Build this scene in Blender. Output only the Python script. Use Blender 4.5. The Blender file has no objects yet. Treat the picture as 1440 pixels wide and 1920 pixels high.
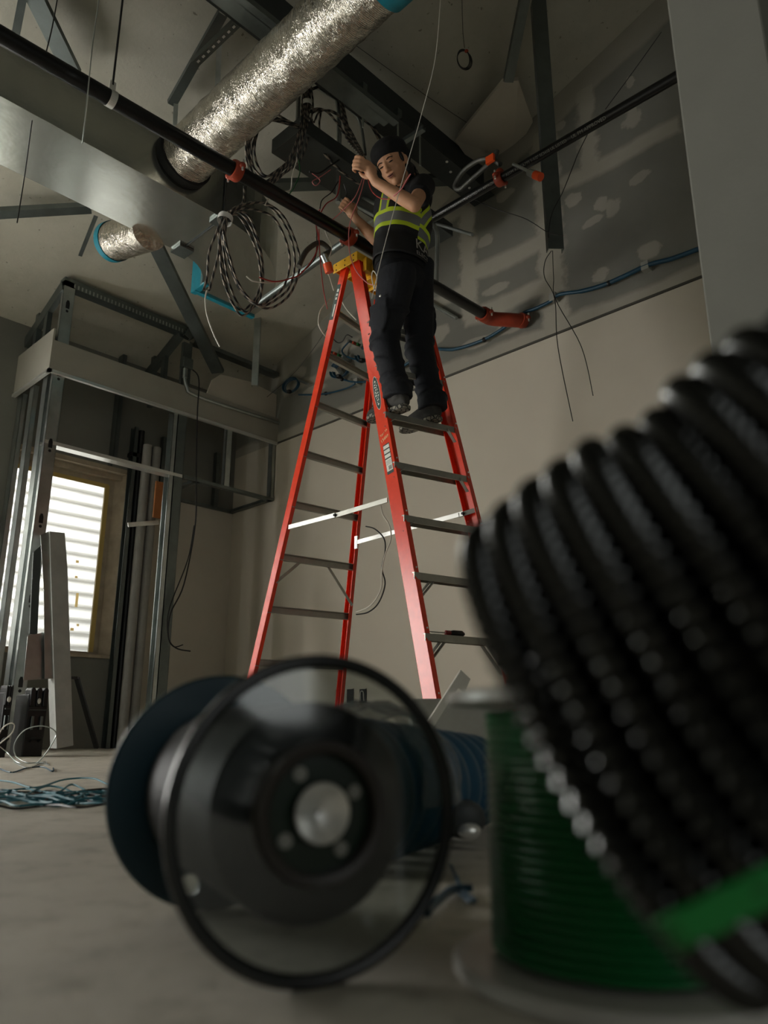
import bpy, bmesh, math, random
from mathutils import Vector, Matrix
random.seed(7)
D = bpy.data
SC = bpy.context.scene
COL = SC.collection

# ---------------------------------------------------------------- camera
F_PX = 1440.0
PITCH = math.radians(15.6)
HEAD = math.radians(43.9)
CAM = Vector((0, 0, 0.18))
RT = Vector((math.sin(HEAD), -math.cos(HEAD), 0))
FH = Vector((math.cos(HEAD), math.sin(HEAD), 0))
ZZ = Vector((0, 0, 1))
FW = FH*math.cos(PITCH) + ZZ*math.sin(PITCH)
UP = -FH*math.sin(PITCH) + ZZ*math.cos(PITCH)
cam_d = D.cameras.new('camera')
cam_d.sensor_fit = 'HORIZONTAL'
cam_d.sensor_width = 24.0
cam_d.lens = 24.0
cam_d.clip_start = 0.02
cam_d.dof.use_dof = True
cam_d.dof.focus_distance = 4.3
cam_d.dof.aperture_fstop = 3.0
cam = D.objects.new('camera', cam_d)
COL.objects.link(cam)
cam.matrix_world = Matrix.Translation(CAM) @ Matrix((RT, UP, -FW)).transposed().to_4x4()
SC.camera = cam
SC.view_settings.view_transform = 'Standard'
SC.view_settings.look = 'None'
SC.view_settings.gamma = 1.0
SC.view_settings.exposure = 0.22
SC.view_settings.use_curve_mapping = False

# ---------------------------------------------------------------- light
w = D.worlds.new('world'); SC.world = w
w.use_nodes = True
bg = w.node_tree.nodes['Background']
bg.inputs[0].default_value = (0.92, 0.95, 0.93, 1)
bg.inputs[1].default_value = 1.2

def area(name, loc, target, sx, sy, power, color, spread=180):
    l = D.lights.new(name, 'AREA'); l.shape = 'RECTANGLE'
    l.size = sx; l.size_y = sy; l.energy = power; l.color = color
    l.spread = math.radians(spread)
    o = D.objects.new(name, l); COL.objects.link(o)
    o.location = loc
    d = Vector(target) - Vector(loc)
    o.rotation_euler = d.to_track_quat('-Z', 'Y').to_euler()
    return o
# daylight through the glazed door in the window wall, left of the frame
area('daylight_door', (-1.55, 6.52, 1.2), (-1.4, 0, 1.1), 1.7, 2.1, 180, (1.0, 0.985, 0.94))
# daylight through the opening behind the camera
area('daylight_rear', (-0.6, -2.6, 1.3), (2.5, 4, 1.6), 1.8, 1.6, 1.2, (0.93, 0.96, 1.0))

# sky light outside the shuttered window
area('daylight_window', (2.9, 7.6, 1.8), (2.9, 6, 1.5), 1.6, 2.4, 50, (1, .99, .97))
area('daylight_window_left', (0.8, 7.6, 1.8), (0.8, 6, 1.5), 2.6, 2.4, 420, (1, .985, .95))

# ---------------------------------------------------------------- pixel -> place
def ray(px, py): return RT*((px-720)/F_PX) + UP*((960-py)/F_PX) + FW
def onX(px, py, c): r = ray(px, py); return CAM + r*(c/r.x)
def onY(px, py, c): r = ray(px, py); return CAM + r*(c/r.y)
def onZ(px, py, c): r = ray(px, py); return CAM + r*((c-CAM.z)/r.z)
def dep(px, py, d): return CAM + ray(px, py)*d
XW, YW, YF = 4.47, 6.5, 5.8          # right wall, window wall, closet front
CS = 0.33                             # ceiling slope
def ceil_z(y): return 3.59 + CS*(YW-y)
def onC(px, py, off=0.0):
    r = ray(px, py)
    # z + CS*y = 3.59+CS*YW-off
    k = 3.59 + CS*YW - off
    return CAM + r*((k - CAM.z)/(r.z + CS*r.y))

# ---------------------------------------------------------------- materials
def lin(c):
    c = c/255.0
    return c/12.92 if c <= .04045 else ((c+.055)/1.055)**2.4
def rgb(r, g, b): return (lin(r), lin(g), lin(b), 1)
MATS = {}
class NT:
    def __init__(s, m):
        s.m = m; s.t = m.node_tree; s.n = s.t.nodes; s.l = s.t.links
        s.b = s.n['Principled BSDF']
    def node(s, typ, **kw):
        x = s.n.new(typ)
        for k, v in kw.items(): setattr(x, k, v)
        return x
    def link(s, a, b): s.l.new(a, b)
    def math(s, op, a, b=None, c=None, clamp=False):
        x = s.node('ShaderNodeMath', operation=op, use_clamp=clamp)
        for i, v in enumerate((a, b, c)):
            if v is None: continue
            if isinstance(v, (int, float)): x.inputs[i].default_value = v
            else: s.link(v, x.inputs[i])
        return x.outputs[0]
    def mix(s, fac, a, b):
        x = s.node('ShaderNodeMix', data_type='RGBA')
        for i, v in ((0, fac), (6, a), (7, b)):
            if isinstance(v, (int, float, tuple)): x.inputs[i].default_value = v
            else: s.link(v, x.inputs[i])
        return x.outputs[2]
    def coord(s, kind='Object'):
        return s.node('ShaderNodeTexCoord').outputs[kind]
    def noise(s, vec, scale, detail=4, rough=.6, dist=0):
        x = s.node('ShaderNodeTexNoise')
        x.inputs['Scale'].default_value = scale; x.inputs['Detail'].default_value = detail
        x.inputs['Roughness'].default_value = rough; x.inputs['Distortion'].default_value = dist
        s.link(vec, x.inputs['Vector']); return x.outputs[0]
    def ramp(s, fac, stops):
        x = s.node('ShaderNodeValToRGB'); e = x.color_ramp.elements
        while len(e) < len(stops): e.new(0.5)
        for i, (p, c) in enumerate(stops): e[i].position = p; e[i].color = c
        s.link(fac, x.inputs[0]); return x.outputs[0]
    def bump(s, h, strength, dist=.01):
        x = s.node('ShaderNodeBump'); x.inputs['Strength'].default_value = strength
        x.inputs['Distance'].default_value = dist
        s.link(h, x.inputs['Height']); s.link(x.outputs[0], s.b.inputs['Normal'])
def mat(name, col=(.5, .5, .5, 1), rough=.5, metal=0.0, var=0.0, vs=8.0, bump=0.0, bs=60.0, spec=None, trans=0.0, alpha=1.0, coord='Object', dist=.004):
    if name in MATS: return MATS[name]
    m = D.materials.new(name); m.use_nodes = True
    t = NT(m); b = t.b
    b.inputs['Base Color'].default_value = col
    b.inputs['Roughness'].default_value = rough
    b.inputs['Metallic'].default_value = metal
    if spec is not None: b.inputs['Specular IOR Level'].default_value = spec
    if trans: b.inputs['Transmission Weight'].default_value = trans
    if alpha < 1: b.inputs['Alpha'].default_value = alpha
    co = t.coord(coord)
    nz = t.noise(co, vs, 5)
    v = max(var, .04)
    lo = tuple(c*(1-v) for c in col[:3]) + (1,); hi = tuple(min(1, c*(1+v)) for c in col[:3]) + (1,)
    t.link(t.ramp(nz, [(.3, lo), (.7, hi)]), b.inputs['Base Color'])
    if bump: t.bump(t.noise(co, bs, 4), bump, dist)
    MATS[name] = m
    return m

M_cream = mat('painted_drywall', rgb(190, 184, 170), .85, var=.05, vs=2.5, bump=.15, bs=90)
M_board = mat('grey_drywall_board', rgb(118, 118, 110), .9, var=.07, vs=3)
M_galv = mat('galvanised_steel', rgb(176, 182, 180), .32, .9, var=.18, vs=6, bump=.08, bs=20)
M_galv_dark = mat('dull_galvanised_steel', rgb(108, 115, 113), .4, .8, var=.15, vs=7, bump=.08, bs=25)
M_steel = mat('grey_primed_steel', rgb(60, 64, 63), .6, .2, var=.12, vs=5)
M_black_pipe = mat('black_painted_pipe', rgb(8, 9, 10), .3, .1, var=.2, vs=30)
M_orange = mat('orange_red_coupling', rgb(150, 52, 24), .5, 0, var=.12, vs=20)
M_redcap = mat('bright_orange_plastic_cap', rgb(235, 84, 30), .4)
M_ladder = mat('red_orange_fiberglass', rgb(222, 58, 26), .27, 0, var=.07, vs=25, bump=.06, bs=200)
M_alum = mat('aluminium', rgb(168, 168, 160), .38, .85, var=.08, vs=20)
M_bright = mat('bright_zinc', rgb(225, 225, 220), .3, .7)
M_yellow = mat('yellow_plastic', rgb(222, 168, 34), .45, var=.07, vs=20)
M_white = mat('white_plastic', rgb(225, 225, 220), .5)
M_black = mat('black_plastic', rgb(16, 17, 18), .45)
M_dark = mat('dark_rubber', rgb(24, 25, 25), .7)
M_teal = mat('teal_tape', rgb(20, 122, 140), .45, var=.15, vs=20)
M_blue = mat('blue_cable_jacket', rgb(9, 62, 84), .45, var=.12, vs=30)
M_greenwire = mat('green_wire', rgb(18, 92, 46), .32, var=.12, vs=12)
M_grey = mat('light_grey_plastic', rgb(150, 150, 142), .6, var=.08, vs=12)
M_pinkwire = mat('pink_wire', rgb(196, 110, 110), .5)
M_redwire = mat('red_wire', rgb(160, 44, 40), .5)
M_whitewire = mat('white_wire', rgb(205, 200, 188), .5)
M_blackwire = mat('black_wire', rgb(26, 26, 26), .5)
M_silver = mat('metallised_jacket', rgb(190, 190, 185), .3, .9)
M_skin = mat('skin', rgb(196, 146, 112), .55, var=.06, vs=30)
M_shirt = mat('black_cotton', rgb(14, 14, 16), .9, var=.2, vs=14, bump=.2, bs=40)
M_trouser = mat('dark_navy_work_cloth', rgb(21, 24, 31), .85, var=.25, vs=9, bump=.35, bs=26, dist=.01)
M_hair = mat('black_hair', rgb(13, 12, 12), .5)
M_boot = mat('worn_boot_leather', rgb(52, 50, 46), .75, var=.2, vs=20)
M_sole = mat('grey_boot_sole', rgb(128, 124, 112), .8, var=.15, vs=60)
M_wood = mat('weathered_wood_casing', rgb(172, 158, 136), .75, var=.18, vs=9, bump=.2, bs=30)
M_ply = mat('orange_plywood', rgb(178, 112, 62), .7, var=.12, vs=10)
M_tape = mat('masking_tape', rgb(205, 178, 104), .7)
M_pvc = mat('grey_pipe_plastic', rgb(150, 148, 142), .55, var=.12, vs=9)
M_reflect = mat('silver_reflective_band', rgb(120, 124, 124), .45, .3)

# ---------------------------------------------------------------- mesh kit
class MB:
    def __init__(s): s.v = []; s.f = []; s.uv = None; s.mi = []
    def add(s, vs, fs, mi=0):
        o = len(s.v); s.v += [tuple(p) for p in vs]
        for f in fs: s.f.append(tuple(i+o for i in f)); s.mi.append(mi)
        return s
    def box(s, lo, hi, mi=0, mtx=None):
        x0, y0, z0 = lo; x1, y1, z1 = hi
        vs = [Vector(p) for p in ((x0,y0,z0),(x1,y0,z0),(x1,y1,z0),(x0,y1,z0),(x0,y0,z1),(x1,y0,z1),(x1,y1,z1),(x0,y1,z1))]
        if mtx: vs = [mtx @ p for p in vs]
        return s.add(vs, [(0,3,2,1),(4,5,6,7),(0,1,5,4),(1,2,6,5),(2,3,7,6),(3,0,4,7)], mi)
    def bar(s, a, b, w, h, up=ZZ, mi=0):
        a = Vector(a); b = Vector(b); d = (b-a); L = d.length; d.normalize()
        sx = d.cross(Vector(up))
        if sx.length < 1e-4: sx = d.cross(Vector((1, 0, 0)))
        sx.normalize(); u = sx.cross(d)
        vs = [q + sx*(i*w/2) + u*(j*h/2) for q in (a, b) for i, j in ((-1,-1),(1,-1),(1,1),(-1,1))]
        return s.add(vs, [(0,1,2,3),(7,6,5,4),(0,4,5,1),(1,5,6,2),(2,6,7,3),(3,7,4,0)], mi)
    def channel(s, a, b, w, h, t=.004, up=ZZ, lip=.0, mi=0):
        """U channel from a to b: web width w (across), flanges height h along +up side"""
        a = Vector(a); b = Vector(b); d = (b-a).normalized()
        sx = d.cross(Vector(up)).normalized(); u = sx.cross(d)
        if lip: pr = [(-w/2+lip,h),(-w/2,h),(-w/2,0),(w/2,0),(w/2,h),(w/2-lip,h),(w/2-lip,h-t),(w/2-t,h-t),(w/2-t,t),(-w/2+t,t),(-w/2+t,h-t),(-w/2+lip,h-t)]
        else: pr = [(-w/2,h),(-w/2,0),(w/2,0),(w/2,h),(w/2-t,h),(w/2-t,t),(-w/2+t,t),(-w/2+t,h)]
        n = len(pr)
        vs = [q + sx*i + u*j for q in (a, b) for i, j in pr]
        fs = [(i, (i+1) % n, n+(i+1) % n, n+i) for i in range(n)]
        if lip: caps = [(0,1,10,11),(1,2,9,10),(2,3,8,9),(3,4,7,8),(4,5,6,7)]
        else: caps = [(0,1,6,7),(1,2,5,6),(2,3,4,5)]
        fs += [c for c in caps] + [tuple(n+i for i in reversed(c)) for c in caps]
        return s.add(vs, fs, mi)
    def tube(s, pts, r, n=8, caps=True, mi=0, closed=False):
        pts = [Vector(p) for p in pts]; m = len(pts)
        rs = r if isinstance(r, (list, tuple)) else [r]*m
        o = len(s.v)
        t0 = (pts[1]-pts[0]).normalized()
        nrm = t0.cross(ZZ)
        if nrm.length < .1: nrm = t0.cross(Vector((1, 0, 0)))
        nrm.normalize(); vs = []
        for i, p in enumerate(pts):
            if closed: t = (pts[(i+1) % m]-pts[i-1])
            else: t = pts[min(i+1, m-1)]-pts[max(i-1, 0)]
            if t.length < 1e-9: t = t0
            t.normalize()
            nrm = (nrm - t*nrm.dot(t))
            if nrm.length < 1e-6: nrm = t.orthogonal()
            nrm.normalize(); bn = t.cross(nrm)
            for k in range(n):
                a = 2*math.pi*k/n
                vs.append(p + (nrm*math.cos(a)+bn*math.sin(a))*rs[i])
        fs = []
        for i in range(m if closed else m-1):
            i2 = (i+1) % m
            for k in range(n):
                fs.append((i*n+k, i*n+(k+1) % n, i2*n+(k+1) % n, i2*n+k))
        if caps and not closed:
            fs.append(tuple(range(n-1, -1, -1))); fs.append(tuple((m-1)*n+k for k in range(n)))
        return s.add(vs, fs, mi)
    def loft(s, secs, n=20, mi=0, power=2.0):
        """secs: list of (center, axisA*ra, axisB*rb)"""
        vs = []; m = len(secs)
        for c, A, B in secs:
            c = Vector(c); A = Vector(A); B = Vector(B)
            for k in range(n):
                a = 2*math.pi*k/n; ca, sa = math.cos(a), math.sin(a)
                ca = math.copysign(abs(ca)**(2/power), ca); sa = math.copysign(abs(sa)**(2/power), sa)
                vs.append(c + A*ca + B*sa)
        fs = [(i*n+k, i*n+(k+1) % n, (i+1)*n+(k+1) % n, (i+1)*n+k) for i in range(m-1) for k in range(n)]
        fs.append(tuple(range(n-1, -1, -1))); fs.append(tuple((m-1)*n+k for k in range(n)))
        return s.add(vs, fs, mi)
    def ball(s, c, A, B, Cc, nu=16, nv=10, mi=0):
        c = Vector(c); A = Vector(A); B = Vector(B); Cc = Vector(Cc)
        vs = [c - Cc]
        for j in range(1, nv):
            ph = -math.pi/2 + math.pi*j/nv
            for i in range(nu):
                a = 2*math.pi*i/nu
                vs.append(c + A*(math.cos(a)*math.cos(ph)) + B*(math.sin(a)*math.cos(ph)) + Cc*math.sin(ph))
        vs.append(c + Cc); L = len(vs)-1
        fs = [(0, 1+(i+1) % nu, 1+i) for i in range(nu)]
        for j in range(nv-2):
            for i in range(nu):
                fs.append((1+j*nu+i, 1+j*nu+(i+1) % nu, 1+(j+1)*nu+(i+1) % nu, 1+(j+1)*nu+i))
        fs += [(1+(nv-2)*nu+i, 1+(nv-2)*nu+(i+1) % nu, L) for i in range(nu)]
        return s.add(vs, fs, mi)
    def prism(s, poly, vec, mi=0):
        n = len(poly); vec = Vector(vec)
        vs = [Vector(p) for p in poly] + [Vector(p)+vec for p in poly]
        fs = [tuple(range(n-1, -1, -1)), tuple(range(n, 2*n))] + [(i, (i+1) % n, n+(i+1) % n, n+i) for i in range(n)]
        return s.add(vs, fs, mi)
    def lathe(s, a, axis, prof, n=32, mi=0):
        """prof: (t along axis, radius)"""
        a = Vector(a); ax = Vector(axis).normalized()
        u = ax.orthogonal().normalized(); v = ax.cross(u)
        vs = []
        for t, r in prof:
            for k in range(n):
                an = 2*math.pi*k/n
                vs.append(a + ax*t + (u*math.cos(an)+v*math.sin(an))*max(r, 1e-5))
        m = len(prof)
        fs = [(i*n+k, i*n+(k+1) % n, (i+1)*n+(k+1) % n, (i+1)*n+k) for i in range(m-1) for k in range(n)]
        return s.add(vs, fs, mi)
    def build(s, name, material, parent=None, smooth=False, bevel=0.0):
        me = D.meshes.new(name); me.from_pydata(s.v, [], s.f); me.validate(); me.update()
        ms = material if isinstance(material, (list, tuple)) else [material]
        for m in ms: me.materials.append(m)
        if len(ms) > 1 and len(me.polygons) == len(s.mi):
            me.polygons.foreach_set('material_index', s.mi)
        bm = bmesh.new(); bm.from_mesh(me)
        bmesh.ops.recalc_face_normals(bm, faces=bm.faces)
        bm.to_mesh(me); bm.free()
        if smooth:
            me.polygons.foreach_set('use_smooth', [True]*len(me.polygons))
            try: me.set_sharp_from_angle(angle=math.radians(42))
            except Exception: pass
        o = D.objects.new(name, me); COL.objects.link(o)
        if parent is not None:
            o.parent = parent
            o.matrix_parent_inverse = Matrix.Translation(-parent_loc(parent))
        if bevel:
            bv = o.modifiers.new('bevel', 'BEVEL'); bv.width = bevel; bv.segments = 2; bv.limit_method = 'ANGLE'
        return o
def parent_loc(p):
    return p.location.copy() if p.type == 'EMPTY' else Vector((0, 0, 0))
def tag(o, label=None, cat=None, group=None, kind=None):
    if label: o['label'] = label
    if cat: o['category'] = cat
    if group: o['group'] = group
    if kind: o['kind'] = kind
    return o
def thing(name, loc, label, cat, group=None):
    o = D.objects.new(name, None); COL.objects.link(o); o.location = Vector(loc)
    o.empty_display_size = .05
    return tag(o, label, cat, group)
def struct(o): o['kind'] = 'structure'; return o
def spline(pts, n=8):
    P = [Vector(p) for p in pts]
    if len(P) < 3: return P
    out = []
    for i in range(len(P)-1):
        p0 = P[max(i-1, 0)]; p1 = P[i]; p2 = P[i+1]; p3 = P[min(i+2, len(P)-1)]
        for k in range(n):
            t = k/n
            out.append(.5*((2*p1)+(p2-p0)*t+(2*p0-5*p1+4*p2-p3)*t*t+(3*p1-p0-3*p2+p3)*t**3))
    out.append(P[-1]); return out
def circ(c, A, B, n=32, a0=0, a1=2*math.pi):
    return [Vector(c)+Vector(A)*math.cos(a0+(a1-a0)*i/n)+Vector(B)*math.sin(a0+(a1-a0)*i/n) for i in range(n+1)]
def finish(o, voxel, smooth_it=6, mtl=None):
    """fuse the overlapping forms of one object into a single continuous surface"""
    r = o.modifiers.new('fuse', 'REMESH'); r.mode = 'VOXEL'; r.voxel_size = voxel; r.use_smooth_shade = True
    s_ = o.modifiers.new('soften', 'SMOOTH'); s_.iterations = smooth_it; s_.factor = .5
    dg = bpy.context.evaluated_depsgraph_get()
    me = D.meshes.new_from_object(o.evaluated_get(dg))
    o.modifiers.clear(); o.data = me
    me.polygons.foreach_set('use_smooth', [True]*len(me.polygons))
    if mtl: me.materials.clear(); me.materials.append(mtl)
    return o
def text_mesh(name, txt, size, mtx, material, parent=None, extrude=.0004, wrap=None, align='CENTER', bold=0.0):
    c = D.curves.new(name, 'FONT'); c.body = txt; c.size = size; c.align_x = align; c.align_y = 'CENTER'
    c.extrude = extrude; c.offset = bold
    o = D.objects.new(name, c); COL.objects.link(o)
    dg = bpy.context.evaluated_depsgraph_get()
    me = D.meshes.new_from_object(o.evaluated_get(dg))
    D.objects.remove(o)
    for v in me.vertices: v.co = (wrap(v.co) if wrap else mtx @ v.co)
    me.materials.append(material)
    o = D.objects.new(name, me); COL.objects.link(o)
    if parent is not None:
        o.parent = parent; o.matrix_parent_inverse = Matrix.Translation(-parent_loc(parent))
    return o
# ================================================================ STRUCTURE
XL, YB, ZT = -2.8, -2.8, 6.9
def mat_right_wall():
    m = D.materials.new('taped_drywall'); m.use_nodes = True; t = NT(m)
    co = t.coord('Object'); sp = t.node('ShaderNodeSeparateXYZ'); t.link(co, sp.inputs[0])
    n1 = t.noise(co, 2.2, 4); n2 = t.noise(co, 9, 5)
    wob = t.math('MULTIPLY', t.math('SUBTRACT', n2, .5), .16)
    Y = t.math('ADD', sp.outputs[1], wob); Zc = t.math('ADD', sp.outputs[2], t.math('MULTIPLY', t.math('SUBTRACT', n1, .5), .12))
    def band(v, a, b, e=.022):
        lo = t.math('MULTIPLY', t.math('SUBTRACT', v, a-e), 1/(2*e), clamp=True)
        hi = t.math('MULTIPLY', t.math('SUBTRACT', b+e, v), 1/(2*e), clamp=True)
        return t.math('MULTIPLY', lo, hi)
    total = None
    def acc(x):
        nonlocal total
        total = x if total is None else t.math('MAXIMUM', total, x)
    def rect(y0, y1, z0, z1, k=1.0):
        acc(t.math('MULTIPLY', t.math('MULTIPLY', band(Y, y0, y1), band(Zc, z0, z1)), k))
    def blob(y, z, ry, rz, k=.8):
        dy = t.math('MULTIPLY', t.math('SUBTRACT', Y, y), 1/ry); dz = t.math('MULTIPLY', t.math('SUBTRACT', Zc, z), 1/rz)
        d = t.math('ADD', t.math('MULTIPLY', dy, dy), t.math('MULTIPLY', dz, dz))
        acc(t.math('MULTIPLY', t.math('SUBTRACT', 1.0, t.math('MULTIPLY', t.math('SUBTRACT', d, .6), 2.5, clamp=True), clamp=True), k))
    P = lambda a, b: onX(a, b, XW)
    for (x, y0, y1, wd) in ((872, 385, 600, .14), (1025, 235, 655, .15), (1095, 165, 335, .13)):
        a = P(x, y0); b = P(x+12, y1); rect(min(a.y, b.y)-wd/2, max(a.y, b.y)+wd/2, b.z, a.z)
    for (x0, yy0, x1, yy1, hh) in ((800, 430, 872, 400, .1), (880, 512, 1020, 455, .14), (870, 600, 1035, 530, .15), (1050, 350, 1273, 232, .13), (530, 735, 640, 690, .09), (640, 640, 870, 560, .1)):
        a = P(x0, yy0); b = P(x1, yy1); zm = (a.z+b.z)/2; rect(b.y, a.y, zm-hh/2, zm+hh/2)
    for (x, y, ry, rz) in ((1075, 375, .07, .06), (1125, 385, .06, .07), (1148, 388, .07, .09), (1110, 417, .09, .04), (1200, 330, .07, .05), (1185, 220, .08, .1), (1218, 470, .1, .07), (1125, 515, .07, .06), (1180, 155, .04, .06), (1170, 100, .05, .04), (945, 365, .1, .06), (960, 610, .2, .07), (910, 450, .08, .06), (930, 540, .14, .05), (900, 640, .2, .05), (560, 700, .12, .08), (590, 730, .2, .05), (1050, 235, .06, .04), (720, 640, .2, .1), (820, 630, .15, .08)):
        p = P(x, y); blob(p.y, p.z, ry, rz)
    # taped joint along the sloping ceiling
    rk = t.math('SUBTRACT', t.math('ADD', Zc, t.math('MULTIPLY', sp.outputs[1], CS)), 3.59+CS*YW)
    acc(t.math('MULTIPLY', band(rk, -.26, .3, .02), .75))
    acc(band(Zc, 0, 3.02, .02))
    board = t.mix(n1, rgb(104, 104, 97), rgb(126, 125, 116))
    mud = t.mix(n2, rgb(168, 163, 149), rgb(184, 178, 163))
    paint = t.mix(n1, rgb(184, 177, 162), rgb(194, 187, 171))
    up = t.mix(t.math('MULTIPLY', total, .62, clamp=True), board, mud)
    t.link(t.mix(band(sp.outputs[2], -1, 2.925, .003), up, paint), t.b.inputs['Base Color'])
    t.b.inputs['Roughness'].default_value = .88
    t.bump(t.noise(co, 60, 4), .12, .004)
    return m
def mat_floor():
    m = D.materials.new('concrete_floor'); m.use_nodes = True; t = NT(m)
    co = t.coord('Object'); a = t.noise(co, 1.3, 6, .65, .4); b = t.noise(co, 14, 6, .7); c = t.noise(co, 70, 3)
    base = t.ramp(a, [(.3, rgb(162, 157, 144)), (.55, rgb(188, 182, 168)), (.75, rgb(202, 197, 184))])
    spot = t.ramp(b, [(.36, (.55, .54, .5, 1)), (.5, (1, 1, 1, 1))])
    mx = t.node('ShaderNodeMix', data_type='RGBA', blend_type='MULTIPLY'); mx.inputs[0].default_value = .55
    t.link(base, mx.inputs[6]); t.link(spot, mx.inputs[7]); t.link(mx.outputs[2], t.b.inputs['Base Color'])
    t.b.inputs['Roughness'].default_value = .72
    t.bump(c, .25, .004)
    return m
def mat_ceiling():
    m = D.materials.new('dusty_ceiling'); m.use_nodes = True; t = NT(m)
    co = t.coord('Object'); a = t.noise(co, .9, 4); s_ = t.noise(co, 26, 2, .5); g = t.noise(co, 3, 5, .7)
    base = t.mix(a, rgb(172, 170, 156), rgb(188, 185, 171))
    spots = t.ramp(s_, [(.70, (1, 1, 1, 1)), (.76, (.35, .34, .3, 1))])
    lite = t.ramp(g, [(.3, (.82, .82, .8, 1)), (.6, (1, 1, 1, 1))])
    for x in (spots, lite):
        mx = t.node('ShaderNodeMix', data_type='RGBA', blend_type='MULTIPLY'); mx.inputs[0].default_value = .8
        t.link(base, mx.inputs[6]); t.link(x, mx.inputs[7]); base = mx.outputs[2]
    t.link(base, t.b.inputs['Base Color']); t.b.inputs['Roughness'].default_value = .9
    t.bump(t.noise(co, 40, 4), .2, .006)
    return m
M_rw = mat_right_wall(); M_floor = mat_floor(); M_ceil = mat_ceiling()
T = .12
o = MB().box((XL-T, YB-T, -.12), (XW+T, YW+.5, 0)).build('floor', M_floor); struct(o)
o = MB().box((XW, YB-T, 0), (XW+T, YW+.5, ZT)).build('wall_right', M_rw); struct(o)
# ceiling slab, sloping down towards the window wall
yb = YB-T
o = MB().prism([(XL-T, yb, ceil_z(yb)), (XL-T, YW+.6, ceil_z(YW+.6)), (XL-T, YW+.6, ceil_z(YW+.6)+.15), (XL-T, yb, ceil_z(yb)+.15)], (XW-XL+2*T, 0, 0)).build('ceiling', M_ceil); struct(o)
# window wall with its opening
wl = onY(66, 875, YW+.1); wr = onY(205, 912, YW+.1); wb = onY(168, 1222, YW+.1)
WX0, WX1, WZ0, WZ1 = 2.30, wr.x, wb.z, (wl.z+wr.z)/2
print('window', WX0, WX1, WZ0, WZ1)
RX0, RX1, RZ0, RZ1 = WX0-.06, WX1+.17, WZ0-.03, WZ1+.15
mb = MB()
mb.box((XL-T, YW, 0), (-2.45, YW+.45, 4.3)).box((-2.45, YW, 2.3), (-.65, YW+.45, 4.3)).box((-.65, YW, 0), (-.35, YW+.45, 4.3)).box((-.35, YW, 0), (1.95, YW+.45, .75)).box((-.35, YW, 2.35), (1.95, YW+.45, 4.3)).box((1.95, YW, 0), (RX0, YW+.45, 4.3)).box((RX1, YW, 0), (XW+T, YW+.45, 4.3))
mb.box((RX0, YW, 0), (RX1, YW+.45, RZ0)).box((RX0, YW, RZ1), (RX1, YW+.45, 4.3))
struct(mb.build('wall_left', M_board))
# far side walls behind the camera, with openings
mb = MB(); mb.box((XL-T, YB, 0), (XL, YW, ZT))
struct(mb.build('wall_far', M_board))
mb = MB(); mb.box((XL-T, YB-T, 0), (-1.7, YB, ZT)).box((.6, YB-T, 0), (XW, YB, ZT)).box((-1.7, YB-T, 0), (.6, YB, .2)).box((-1.7, YB-T, 2.4), (.6, YB, ZT))
struct(mb.build('wall_rear', M_board))
# reveal bead line on the right wall
mb = MB(); mb.box((XW-.006, 1.2, 2.918), (XW, YF, 2.924)); mb.box((XW-.012, 1.2, 2.905), (XW, YF, 2.915))
struct(mb.build('trim_1', mat('shadow_reveal', rgb(70, 68, 62), .8)))
# plastered pier at the right edge
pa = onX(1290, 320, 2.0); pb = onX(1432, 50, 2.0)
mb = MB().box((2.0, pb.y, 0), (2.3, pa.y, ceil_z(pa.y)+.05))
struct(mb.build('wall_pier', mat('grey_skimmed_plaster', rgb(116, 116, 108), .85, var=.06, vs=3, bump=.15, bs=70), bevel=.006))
# boxed drywall return under the ceiling (right of centre)
low = [onC(853, 263, .10), onC(943, 153, .3), onC(972, 151, .3), onC(999, 229, .12)]
far = [onC(935, 330, .0), onC(880, 300, .0)]
mb = MB()
bot = [low[0], low[1], low[2], low[3], onC(960, 300, .02), onC(900, 330, .02)]
mb.prism(bot, (0, 0, .03))
struct(mb.build('ceiling_return', M_cream))

# outlets on the right wall
for i, px in enumerate((636, 657, 681)):
    c = onX(px, 1305, XW); s_ = .037
    e = thing('wall_outlet', (XW, c.y, c.z), ['dark electrical outlet box, leftmost of three low on the wall, behind the ladder rail', 'dark electrical outlet box, middle one of three low on the wall', 'dark outlet box holding a white wire loop, rightmost of three low on the wall'][i], 'outlet', 'outlet boxes low on the right wall')
    MB().box((XW-.006, c.y-s_, c.z-.055), (XW, c.y+s_, c.z+.055)).box((XW-.009, c.y-s_-.004, c.z-.058), (XW-.004, c.y-s_, c.z+.058)).build('box', M_black, e)
    if i == 2: MB().tube(spline([(XW-.012, c.y-.02, c.z-.04), (XW-.016, c.y-.015, c.z+.03), (XW-.016, c.y+.015, c.z+.03), (XW-.012, c.y+.02, c.z-.04)]), .0035, 6).build('wire', M_whitewire, e, True)

# ---------------------------------------------------------------- window
e = thing('window_1', ((WX0+WX1)/2, YW, WZ0), None, None); struct(e)
mb = MB(); fy0, fy1 = YW+.12, YW+.2; fw = .055
mb.box((WX0-fw, fy0, WZ0-fw), (WX0, fy1, WZ1+fw)).box((WX1, fy0, WZ0-fw), (WX1+fw, fy1, WZ1+fw)).box((WX0, fy0, WZ0-fw), (WX1, fy1, WZ0)).box((WX0, fy0, WZ1), (WX1, fy1, WZ1+fw))
mb.build('window_frame', M_wood, e)
mb = MB(); # stepped plaster and wood casing of the reveal
mb.prism([(WX1+fw, YW+.13, RZ0), (RX1-.035, YW+.01, RZ0), (RX1, YW+.01, RZ0), (RX1, YW+.3, RZ0), (WX1+fw, YW+.3, RZ0)], (0, 0, RZ1-RZ0)).box((WX1+fw+.05, YW+.07, RZ0), (WX1+fw+.06, YW+.09, RZ1))
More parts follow.
